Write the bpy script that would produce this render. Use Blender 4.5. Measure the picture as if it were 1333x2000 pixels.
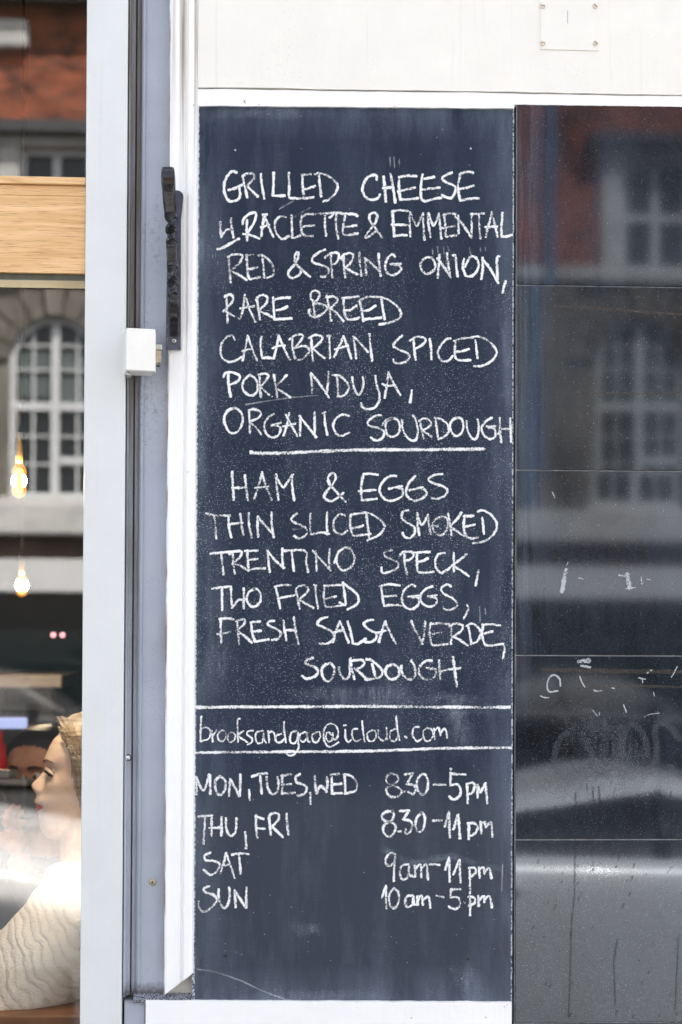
import bpy, bmesh, math, random
from mathutils import Vector, Matrix, noise as mnoise
random.seed(7)
R = math.radians
scene = bpy.context.scene
for o in list(bpy.data.objects): bpy.data.objects.remove(o)
COL = scene.collection

# ------------------------------------------------------------------ camera
FPX, CY = 3294.0, 1193.0            # focal length in photo pixels, principal row
CAM = Vector((0.0, -2.8, 1.7))
YAW, PITCH, ROLL = R(3.1), R(1.0), R(0.25)
_fw = Vector((math.sin(YAW)*math.cos(PITCH), math.cos(YAW)*math.cos(PITCH), math.sin(PITCH)))
_r0 = Vector((math.cos(YAW), -math.sin(YAW), 0))
_u0 = _r0.cross(_fw)
RT = _r0*math.cos(ROLL) + _u0*math.sin(ROLL)
UP = _u0*math.cos(ROLL) - _r0*math.sin(ROLL)
cd = bpy.data.cameras.new('Camera'); cam = bpy.data.objects.new('Camera', cd); COL.objects.link(cam)
cam.matrix_world = Matrix(((RT.x, UP.x, -_fw.x, CAM.x), (RT.y, UP.y, -_fw.y, CAM.y), (RT.z, UP.z, -_fw.z, CAM.z), (0, 0, 0, 1)))
cd.sensor_width = 36; cd.lens = FPX/2000*36; cd.shift_y = (CY-1000)/2000.0
cd.clip_start = 0.05; cd.clip_end = 500
cd.dof.use_dof = True; cd.dof.focus_distance = 2.8; cd.dof.aperture_fstop = 4.0; cd.dof.aperture_blades = 0
scene.camera = cam

# ------------------------------------------------------------------ sky, sun, exposure
SUN_EL, SUN_AZ = R(52), R(20)       # azimuth measured from +y (behind the shop) towards +x
w = bpy.data.worlds.new('World'); scene.world = w; w.use_nodes = True
nt = w.node_tree; nt.nodes.clear()
sky = nt.nodes.new('ShaderNodeTexSky'); sky.sky_type = 'NISHITA'; sky.sun_disc = False
sky.sun_elevation = SUN_EL; sky.sun_rotation = SUN_AZ; sky.air_density = 1.0; sky.dust_density = 2.5; sky.ozone_density = 1.0
bg = nt.nodes.new('ShaderNodeBackground'); bg.inputs[1].default_value = 0.13
wo = nt.nodes.new('ShaderNodeOutputWorld')
hs = nt.nodes.new('ShaderNodeHueSaturation'); hs.inputs['Saturation'].default_value = 0.42   # thin bright cloud veil
nt.links.new(sky.outputs[0], hs.inputs['Color']); nt.links.new(hs.outputs[0], bg.inputs[0]); nt.links.new(bg.outputs[0], wo.inputs[0])
sd = bpy.data.lights.new('Sun', 'SUN'); sd.energy = 3.6; sd.angle = R(0.5); sd.color = (1.0, 0.94, 0.86)
sun = bpy.data.objects.new('Sun', sd); COL.objects.link(sun)
sdir = Vector((math.sin(SUN_AZ)*math.cos(SUN_EL), math.cos(SUN_AZ)*math.cos(SUN_EL), math.sin(SUN_EL)))
sun.rotation_euler = sdir.to_track_quat('Z', 'Y').to_euler(); sun.location = (3, 8, 14)
scene.view_settings.view_transform = 'Standard'; scene.view_settings.look = 'None'
scene.view_settings.exposure = 2.3; scene.view_settings.gamma = 1
scene.cycles.max_bounces = 10; scene.cycles.transparent_max_bounces = 24
scene.cycles.use_denoising = True
scene.cycles.sample_clamp_indirect = 6.0

# ------------------------------------------------------------------ measuring: photo pixel -> point on the plane y = Y
def P(px, py, Y=0.0):
    d = RT*((px-666.5)/FPX) + UP*((CY-py)/FPX) + _fw
    t = (Y-CAM.y)/d.y
    return CAM + d*t
GLASS = 0.045
def PR(px, py, Y):                   # a thing seen mirrored in the glass
    q = P(px, py, 2*GLASS-Y); return Vector((q.x, Y, q.z))

# ------------------------------------------------------------------ helpers
def tag(o, label=None, cat=None, group=None, kind=None):
    if label: o['label'] = label
    if cat: o['category'] = cat
    if group: o['group'] = group
    if kind: o['kind'] = kind
    return o
def thing(name, label, cat, loc=(0, 0, 0), group=None):
    o = bpy.data.objects.new(name, None); COL.objects.link(o); o.location = loc
    o.empty_display_size = 0.05
    return tag(o, label, cat, group)
def wloc(o):
    v = Vector((0, 0, 0))
    while o is not None: v += o.location; o = o.parent if not o.get('_abs') else None
    return v
def link(name, me, mat=None, parent=None, smooth=False):
    o = bpy.data.objects.new(name, me); COL.objects.link(o)
    for m in (mat if isinstance(mat, (list, tuple)) else [mat]):
        if m: me.materials.append(m)
    if smooth:
        for p in me.polygons: p.use_smooth = True
    if parent is not None:
        o.parent = parent
        if parent.type == 'EMPTY': o.matrix_parent_inverse = Matrix.Translation(-parent.location)
    return o
def obj(name, bm, mat=None, parent=None, smooth=False, recalc=True):
    if recalc: bmesh.ops.recalc_face_normals(bm, faces=bm.faces)
    me = bpy.data.meshes.new(name); bm.to_mesh(me); bm.free()
    return link(name, me, mat, parent, smooth)
def box(bm, x0, x1, y0, y1, z0, z1, bev=0.0, seg=2):
    v = [bm.verts.new((x, y, z)) for x in (x0, x1) for y in (y0, y1) for z in (z0, z1)]
    fs = [bm.faces.new([v[i] for i in q]) for q in ((0, 1, 3, 2), (4, 6, 7, 5), (0, 4, 5, 1), (2, 3, 7, 6), (0, 2, 6, 4), (1, 5, 7, 3))]
    if bev:
        es = list({e for f in fs for e in f.edges})
        bmesh.ops.bevel(bm, geom=es, offset=bev, segments=seg, affect='EDGES', profile=0.5)
    return bm
def B(x0, x1, y0, y1, z0, z1, bev=0.0, seg=2): return box(bmesh.new(), x0, x1, y0, y1, z0, z1, bev, seg)
def cyl(bm, a, b, r0, r1=None, n=16, caps=True):
    a, b = Vector(a), Vector(b); r1 = r0 if r1 is None else r1
    d = (b-a).normalized(); u = d.orthogonal().normalized(); v = d.cross(u)
    A = [bm.verts.new(a+(u*math.cos(t)+v*math.sin(t))*r0) for t in [2*math.pi*i/n for i in range(n)]]
    Bv = [bm.verts.new(b+(u*math.cos(t)+v*math.sin(t))*r1) for t in [2*math.pi*i/n for i in range(n)]]
    for i in range(n): bm.faces.new((A[i], A[(i+1) % n], Bv[(i+1) % n], Bv[i]))
    if caps: bm.faces.new(A[::-1]); bm.faces.new(Bv)
    return bm
def lathe(bm, prof, c, n=20, axis='Z'):
    c = Vector(c); rings = []
    for r, h in prof:
        ring = []
        for i in range(n):
            t = 2*math.pi*i/n
            p = Vector((r*math.cos(t), r*math.sin(t), h)) if axis == 'Z' else Vector((r*math.cos(t), h, r*math.sin(t)))
            ring.append(bm.verts.new(c+p))
        rings.append(ring)
    for a, b in zip(rings, rings[1:]):
        for i in range(n): bm.faces.new((a[i], a[(i+1) % n], b[(i+1) % n], b[i]))
    bm.faces.new(rings[0][::-1]); bm.faces.new(rings[-1])
    return bm
def prism_xz(bm, pts, y0, y1):       # polygon in x,z given a thickness
    a = [bm.verts.new((x, y0, z)) for x, z in pts]; b = [bm.verts.new((x, y1, z)) for x, z in pts]
    n = len(pts); bm.faces.new(a); bm.faces.new(b[::-1])
    for i in range(n): bm.faces.new((a[i], b[i], b[(i+1) % n], a[(i+1) % n]))
    return bm

# ------------------------------------------------------------------ materials
class NT:
    def __init__(s, name):
        s.m = bpy.data.materials.new(name); s.m.use_nodes = True; s.t = s.m.node_tree; s.t.nodes.clear()
        s.out = s.n('ShaderNodeOutputMaterial')
    def n(s, ty, ins=None, **kw):
        nd = s.t.nodes.new(ty)
        for k, v in kw.items(): setattr(nd, k, v)
        for k, v in (ins or {}).items(): s.i(nd, k, v)
        return nd
    def i(s, nd, k, v):
        sock = nd.inputs[k]
        if hasattr(v, 'is_output'): s.t.links.new(v, sock)
        else: sock.default_value = v
    def co(s): return s.n('ShaderNodeTexCoord').outputs['Object']
    def xyz(s, v): return s.n('ShaderNodeSeparateXYZ', {0: v}).outputs
    def map(s, v, scale=(1, 1, 1), loc=(0, 0, 0), rot=(0, 0, 0)): return s.n('ShaderNodeMapping', {0: v, 1: loc, 2: rot, 3: scale}).outputs[0]
    def noise(s, v, scale, detail=4, rough=0.55, dist=0.0): return s.n('ShaderNodeTexNoise', {'Vector': v, 'Scale': scale, 'Detail': detail, 'Roughness': rough, 'Distortion': dist}).outputs['Fac']
    def voro(s, v, scale, feature='F1'): return s.n('ShaderNodeTexVoronoi', {'Vector': v, 'Scale': scale}, feature=feature).outputs
    def mr(s, v, a, b, c=0.0, d=1.0): return s.n('ShaderNodeMapRange', {0: v, 1: a, 2: b, 3: c, 4: d}).outputs[0]
    def math(s, op, a, b=0.0, c=0.0): 
        nd = s.n('ShaderNodeMath', {0: a, 1: b}, operation=op)
        if op in ('MULTIPLY_ADD',): s.i(nd, 2, c)
        return nd.outputs[0]
    def mix(s, f, a, b, mode='MIX'):
        nd = s.n('ShaderNodeMix', data_type='RGBA', blend_type=mode); s.i(nd, 0, f)
        s.i(nd, 6, a if hasattr(a, 'is_output') else (*a, 1)); s.i(nd, 7, b if hasattr(b, 'is_output') else (*b, 1)); return nd.outputs[2]
    def bump(s, h, strength=0.3, dist=0.001): return s.n('ShaderNodeBump', {'Height': h, 'Strength': strength, 'Distance': dist}).outputs[0]
    def bsdf(s, col, rough=0.5, normal=None, **kw):
        nd = s.n('ShaderNodeBsdfPrincipled')
        s.i(nd, 'Base Color', col if hasattr(col, 'is_output') else (*col, 1)); s.i(nd, 'Roughness', rough)
        for k, v in kw.items(): s.i(nd, k.replace('_', ' '), v)
        if normal is not None: s.i(nd, 'Normal', normal)
        return nd.outputs[0]
    def done(s, sh): s.t.links.new(sh, s.out.inputs[0]); return s.m
def plain(name, col, rough=0.5, var=0.12, scale=30, bump=0.0, **kw):
    k = NT(name); c = k.co(); n = k.noise(c, scale, 5)
    col2 = tuple(max(0, x*(1-var)) for x in col); col1 = tuple(min(1, x*(1+var)) for x in col)
    nr = k.bump(k.noise(c, scale*6, 3), bump, 0.001) if bump else None
    return k.done(k.bsdf(k.mix(k.mr(n, .3, .7), col2, col1), rough, nr, **kw))

def paint(name, col, dirt=(0.30, 0.26, 0.21), amount=0.5, streak=0.5, spec=0.5, rough=0.45, chips=0.0):
    """brushed gloss paint with brush marks, dirt specks and faint vertical runs"""
    k = NT(name); c = k.co()
    br = k.noise(k.map(c, (160, 160, 9)), 1.0, 4, .6)
    lump = k.noise(c, 14, 4, .55)
    runs = k.noise(k.map(c, (70, 70, 2.2)), 1.0, 5, .65)
    spk = k.voro(c, 150)[0]; spm = k.noise(c, 9, 3)
    f1 = k.math('MULTIPLY', k.mr(runs, .60, .80), amount*streak)
    f2 = k.math('MULTIPLY', k.math('MULTIPLY', k.mr(spk, .16, .08), k.mr(spm, .56, .66)), amount)
    f = k.math('MAXIMUM', f1, f2)
    base = k.mix(k.mr(lump, .3, .7), tuple(x*.955 for x in col), col)
    colr = k.mix(f, base, dirt)
    if chips:
        cn = k.noise(c, 55, 6, .6); colr = k.mix(k.mr(cn, .70-.04*chips, .72-.04*chips), colr, (.22, .17, .12))
    h = k.math('ADD', k.math('MULTIPLY', br, .35), k.math('ADD', k.math('MULTIPLY', lump, 1.2), k.math('MULTIPLY', k.noise(c, 90, 3), .35)))
    return k.done(k.bsdf(colr, rough, k.bump(h, .45, .0015), Specular_IOR_Level=spec))

M_cream = paint('cream_paint', (.81, .785, .72), amount=.5, streak=.35)
M_white = paint('white_gloss_paint', (.87, .87, .86), amount=.5, streak=.35, chips=.5)
M_plinth = paint('plinth_paint', (.87, .87, .855), amount=.55, streak=.15, chips=.6)
M_stile = paint('pale_grey_paint', (.675, .695, .69), dirt=(.22, .22, .22), amount=.35, streak=.35)

def jamb_mat():
    k = NT('blue_grey_paint'); c = k.co(); X, Y, Z = k.xyz(c)
    n1 = k.noise(c, 10, 4); runs = k.noise(k.map(c, (90, 90, 4)), 1.0, 5, .65)
    spk = k.voro(c, 230)[0]
    base = k.mix(k.mr(n1, .3, .7), (.325, .365, .435), (.385, .42, .485))
    mott = k.noise(c, 130, 5, .7)
    xh = P(300, 800).x
    zone = k.math('MULTIPLY', k.mr(k.noise(k.map(c, (14, 14, 5)), 1.0, 3), .50, .62), k.math('MULTIPLY', k.mr(Z, 1.95, 2.15), k.mr(Z, 2.6, 2.42)))
    gr = k.math('MULTIPLY', k.mr(mott, .50, .66), zone)
    sp = k.math('MULTIPLY', k.mr(spk, .17, .07), k.mr(k.noise(c, 16, 3), .5, .6))
    col = k.mix(k.math('MULTIPLY', gr, .75), base, (.075, .075, .085))
    col = k.mix(k.math('MULTIPLY', sp, .8), col, (.06, .05, .05))
    xg = P(273, 800).x
    groove = k.math('MULTIPLY', k.mr(X, xg+.003, xg-.001), k.mr(k.math('ADD', Z, k.math('MULTIPLY', runs, .9)), 1.9, 2.6))
    col = k.mix(k.math('MULTIPLY', groove, k.mr(runs, .25, .6, .45, .95)), col, (.10, .082, .065))
    foot = k.math('MULTIPLY', k.mr(k.math('ADD', k.math('ABSOLUTE', k.math('SUBTRACT', Z, P(280, 1944).z+.004)), k.math('MULTIPLY', mott, .03)), .034, .016), .8)
    col = k.mix(foot, col, (.05, .045, .05))
    h = k.math('ADD', k.noise(k.map(c, (200, 200, 8)), 1.0, 3), k.math('MULTIPLY', mott, .5))
    return k.done(k.bsdf(col, .5, k.bump(h, .3, .001)))
M_jamb = jamb_mat()

def oak():
    k = NT('oak'); c = k.co()
    warp = k.noise(k.map(c, (2.5, 2.5, 9)), 1.0, 3)
    cc = k.n('ShaderNodeVectorMath', {0: c, 1: k.n('ShaderNodeCombineXYZ', {2: k.math('MULTIPLY', warp, .035)}).outputs[0]}, operation='ADD').outputs[0]
    g = k.noise(k.map(cc, (5, 60, 150)), 1.0, 5, .6); pores = k.noise(k.map(cc, (22, 300, 700)), 1.0, 3, .6)
    col = k.mix(k.mr(g, .28, .72), (.62, .35, .14), (.86, .58, .31))
    col = k.mix(k.math('MULTIPLY', k.mr(pores, .55, .68), .7), col, (.30, .14, .05))
    return k.done(k.bsdf(col, .42, k.bump(g, .25, .0006)))
M_oak = oak()
M_darkwood = plain('brown_varnished_wood', (.20, .085, .03), .4, .35, 14)
M_dark = plain('soot_black', (.012, .012, .013), .6)
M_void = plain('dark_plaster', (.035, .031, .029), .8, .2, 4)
M_metal = plain('dull_steel', (.45, .44, .42), .35, .2, 80, Metallic=.9)
M_galv = plain('aged_zinc', (.42, .36, .25), .45, .35, 300, Metallic=.6)

def iron():
    k = NT('black_enamelled_iron'); c = k.co()
    n = k.noise(c, 130, 5, .65)
    chip = k.math('MULTIPLY', k.mr(k.noise(c, 210, 5, .6), .66, .69), k.mr(k.noise(c, 28, 2), .52, .60))
    col = k.mix(chip, k.mix(n, (.006, .006, .007), (.02, .02, .022)), (.55, .54, .52))
    return k.done(k.bsdf(col, k.mr(n, .3, .7, .09, .17), k.bump(n, .12, .0004), Specular_IOR_Level=.45))
M_iron = iron()
def plate_mat():
    k = NT('dark_blue_plate_paint'); c = k.co(); n = k.noise(c, 90, 5, .65)
    col = k.mix(k.mr(n, .35, .7), (.03, .036, .055), (.07, .082, .12))
    sc = k.math('MULTIPLY', k.mr(k.noise(k.map(c, (220, 220, 90)), 1, 5, .6), .64, .70), .7)
    return k.done(k.bsdf(k.mix(sc, col, (.35, .37, .42)), .3, k.bump(n, .4, .0006)))
M_plate = plate_mat()

# the board is measured on its own face
BY = -0.014
_bl, _br = P(384, 1000, BY).x, P(1002.5, 1000, BY).x
_bt, _bb = P(690, 209, BY).z, P(690, 1954, BY).z
def board_mat():
    k = NT('slate_chalkboard_paint'); c = k.co(); X, Y, Z = k.xyz(c)
    wx = k.noise(k.map(c, (900, 900, 30)), 1, 2); wz = k.noise(k.map(c, (30, 30, 900)), 1, 2)
    weave = k.math('ADD', wx, wz)
    big = k.noise(k.map(c, (5, 5, 3.2)), 1, 4, .6); wipe = k.noise(k.map(c, (26, 26, 5)), 1, 5, .65)
    fine = k.noise(c, 420, 4, .7)
    base = k.mix(k.mr(big, .3, .7), (.0185, .0265, .046), (.0255, .036, .060))
    low = k.mr(Z, 1.50, 1.42)                                  # the lower notice area is greyer
    base = k.mix(k.math('MULTIPLY', low, .75), base, (.047, .056, .074))
    haze = k.math('MULTIPLY', k.mr(wipe, .48, .78), k.mr(weave, .8, 1.2, .4, 1.0))
    # wiped chalk film is thicker along the edges of the board
    ex = k.math('MINIMUM', k.math('SUBTRACT', X, _bl), k.math('SUBTRACT', _br, X))
    ez = k.math('MINIMUM', k.math('SUBTRACT', Z, _bb), k.math('SUBTRACT', _bt, Z))
    e = k.math('MINIMUM', ex, ez)
    edge = k.math('MULTIPLY', k.mr(k.math('ADD', e, k.math('MULTIPLY', wipe, .05)), .085, .015), k.mr(wipe, .35, .7))
    film = k.math('ADD', k.math('MULTIPLY', haze, .085), k.math('MULTIPLY', edge, .22))
    film = k.math('MULTIPLY', film, k.mr(fine, .3, .65, .55, 1.25))
    col = k.mix(film, base, (.42, .50, .62))
    # chalk dust: tiny flecks, dense around the menu lines
    def flecks(sc, r, m):
        d = k.voro(c, sc); 
        sel = k.mr(k.xyz(d[1])[0], m, m+.02)
        return k.math('MULTIPLY', k.mr(d[0], r, r*.45), sel)
    dens = k.noise(k.map(c, (9, 9, 5.5)), 1, 3)
    zband = k.math('MULTIPLY', k.mr(Z, 1.48, 1.66), k.mr(Z, 2.42, 2.25))
    zband = k.math('ADD', k.math('MULTIPLY', zband, .9), .10)
    dz = k.math('MULTIPLY', k.mr(dens, .36, .62), zband)
    fl = k.math('MAXIMUM', k.math('MULTIPLY', flecks(520, .30, .62), .75), k.math('MULTIPLY', flecks(300, .21, .72), 1.0))
    col = k.mix(k.math('MULTIPLY', fl, dz), col, (.72, .75, .78))
    rare = flecks(110, .07, .80)
    col = k.mix(k.math('MULTIPLY', rare, .9), col, (.8, .8, .8))
    # worn white rim
    rim = k.math('MULTIPLY', k.mr(ex, .0024, .0012), k.mr(k.noise(c, 260, 3), .42, .55))
    col = k.mix(k.math('MULTIPLY', rim, .8), col, (.62, .68, .72))
    return k.done(k.bsdf(col, .62, k.bump(k.math('ADD', weave, fine), .25, .0004), Specular_IOR_Level=.10))
M_board = board_mat()

def chalk_mat(name, dens=1.0, col=(.84, .85, .85), grain=1.0):
    k = NT(name); tc = k.n('ShaderNodeTexCoord'); c = tc.outputs['Object']; U, V, W = k.xyz(tc.outputs['UV'])
    g = k.noise(c, 680*grain, 4, .8); g2 = k.noise(c, 260*grain, 3, .65); lo = k.noise(c, 34, 2)
    e = k.math('SUBTRACT', 1.0, k.math('POWER', k.math('ABSOLUTE', k.math('MULTIPLY_ADD', V, 2.0, -1.0)), 3.0))
    t = k.math('ADD', k.math('MULTIPLY', g, .55), k.math('MULTIPLY', g2, .45))
    t = k.math('ADD', t, k.math('MULTIPLY_ADD', lo, .42, -.215))
    t = k.math('ADD', t, k.math('MULTIPLY_ADD', k.noise(c, 11, 2), .26, -.13))
    t = k.math('ADD', t, k.math('MULTIPLY_ADD', e, .24, -.17))
    a = k.mr(t, .425, .575)
    a = k.math('MULTIPLY', a, k.mr(e, 0.0, .25))
    a = k.math('MULTIPLY', a, dens)
    mixs = k.n('ShaderNodeMixShader', {0: a, 1: k.n('ShaderNodeBsdfTransparent').outputs[0], 2: k.n('ShaderNodeBsdfDiffuse', {0: (*col, 1), 1: .6}).outputs[0]})
    return k.done(mixs.outputs[0])
M_chalk = chalk_mat('chalk')
def soft_mat(name, col, a, along=True, rough=None):
    k = NT(name); tc = k.n('ShaderNodeTexCoord'); c = tc.outputs['Object']; U, V, W = k.xyz(tc.outputs['UV'])
    e = k.math('SUBTRACT', 1.0, k.math('POWER', k.math('ABSOLUTE', k.math('MULTIPLY_ADD', V, 2.0, -1.0)), 2.0))
    e = k.math('POWER', k.math('MAXIMUM', e, 0.0), 1.4)
    f = k.math('MULTIPLY', k.mr(U, 0, .3), k.mr(U, 1, .7))
    st = k.noise(k.map(c, (170, 170, 24)), 1, 5, .7); fi = k.noise(c, 500, 3, .7); bl = k.noise(c, 22, 4, .6)
    al = k.math('MULTIPLY', k.math('MULTIPLY', e, f), k.math('MULTIPLY', k.mr(st, .3, .7), k.mr(fi, .3, .7, .3, 1.3)))
    al = k.math('MULTIPLY', k.math('MULTIPLY', al, k.mr(bl, .3, .65)), a)
    sh = k.bsdf(col, rough) if rough else k.n('ShaderNodeBsdfDiffuse', {0: (*col, 1)}).outputs[0]
    return k.done(k.n('ShaderNodeMixShader', {0: al, 1: k.n('ShaderNodeBsdfTransparent').outputs[0], 2: sh}).outputs[0])
M_smear = soft_mat('wiped_chalk', (.60, .68, .78), .24)
M_faint = chalk_mat('faint_chalk', .26, (.8, .83, .85), 1.2)
M_thin = chalk_mat('thin_chalk', .55, (.8, .83, .85), 1.2)

def tile_mat():
    k = NT('polished_black_tile'); c = k.co(); gc = k.n('ShaderNodeNewGeometry').outputs['Position']; X, Y, Z = k.xyz(gc)
    sp = k.voro(gc, 560); dust = k.math('MULTIPLY', k.mr(sp[0], .26, .12), k.mr(k.xyz(sp[1])[0], .70, .74))
    sp2 = k.voro(gc, 210); d2 = k.math('MULTIPLY', k.mr(sp2[0], .13, .06), k.mr(k.xyz(sp2[1])[0], .80, .82))
    film = k.noise(k.map(gc, (6, 6, 3)), 1, 5, .6); runs = k.noise(k.map(gc, (80, 80, 3.5)), 1, 5, .65); fine = k.noise(gc, 500, 3, .7)
    _tl = P(1009, 900, -.018).x
    left = k.math('MULTIPLY', k.mr(k.math('ADD', X, k.math('MULTIPLY_ADD', runs, .10, -.05)), _tl+.075, _tl+.01), k.mr(runs, .42, .62))
    left = k.math('MULTIPLY', left, k.mr(Z, 1.55, 1.75))
    f = k.math('ADD', k.math('MULTIPLY', k.mr(film, .3, .7), .085), k.math('MULTIPLY', left, .16))
    f = k.math('MULTIPLY', f, k.mr(fine, .3, .7, .5, 1.4))
    col = k.mix(f, (.0045, .0045, .005), (.26, .34, .50))
    col = k.mix(k.math('MULTIPLY', k.math('MAXIMUM', k.math('MULTIPLY', dust, k.mr(Z, 1.75, 1.3, .30, .75)), d2), .55), col, (.6, .62, .64))
    rough = k.mr(fine, .3, .7, .025, .055)
    return k.done(k.bsdf(col, rough, None, IOR=1.60, Specular_IOR_Level=.5, Specular_Tint=(.82, .89, .98, 1)))
M_tile = tile_mat()
M_grout = plain('pale_grout', (.40, .42, .43), .8, .3, 60)
M_grime = plain('dried_mud', (.11, .085, .065), .9, .3, 200)
def film_mat(name, col, a):
    k = NT(name); tc = k.n('ShaderNodeTexCoord'); c = tc.outputs['Object']; U, V, W = k.xyz(tc.outputs['UV'])
    e = k.math('SUBTRACT', 1.0, k.math('POWER', k.math('ABSOLUTE', k.math('MULTIPLY_ADD', V, 2.0, -1.0)), 4.0))
    n = k.noise(c, 300, 4, .65)
    al = k.math('MULTIPLY', k.math('MULTIPLY', k.mr(e, 0, .5), k.mr(n, .25, .7, .45, 1.0)), a)
    return k.done(k.n('ShaderNodeMixShader', {0: al, 1: k.n('ShaderNodeBsdfTransparent').outputs[0], 2: k.bsdf(col, .7)}).outputs[0])
M_film = film_mat('soapy_film', (.11, .12, .135), .34)
M_film2 = soft_mat('cleaning_haze', (.11, .12, .14), .7, rough=.6)
M_drip = film_mat('dirty_drip', (.035, .035, .032), .45)

def glass_mat():
    k = NT('shop_glass'); c = k.co()
    fr = k.n('ShaderNodeFresnel', {0: 1.5}).outputs[0]
    fac = k.math('ADD', fr, .125)
    gl = k.n('ShaderNodeBsdfGlossy', {'Color': (1, 1, 1, 1), 'Roughness': 0.0}).outputs[0]
    tr = k.n('ShaderNodeBsdfTransparent', {0: (.975, .98, .975, 1)}).outputs[0]
    sh = k.n('ShaderNodeMixShader', {0: fac, 1: tr, 2: gl}).outputs[0]
    v = k.voro(c, 95); sp = k.math('MULTIPLY', k.mr(v[0], .05, .025), k.mr(k.xyz(v[1])[0], .72, .74))
    sh = k.n('ShaderNodeMixShader', {0: k.math('MULTIPLY', sp, .6), 1: sh, 2: k.n('ShaderNodeBsdfDiffuse', {0: (.6, .6, .58, 1)}).outputs[0]}).outputs[0]
    return k.done(sh)
M_glass = glass_mat()
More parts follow.
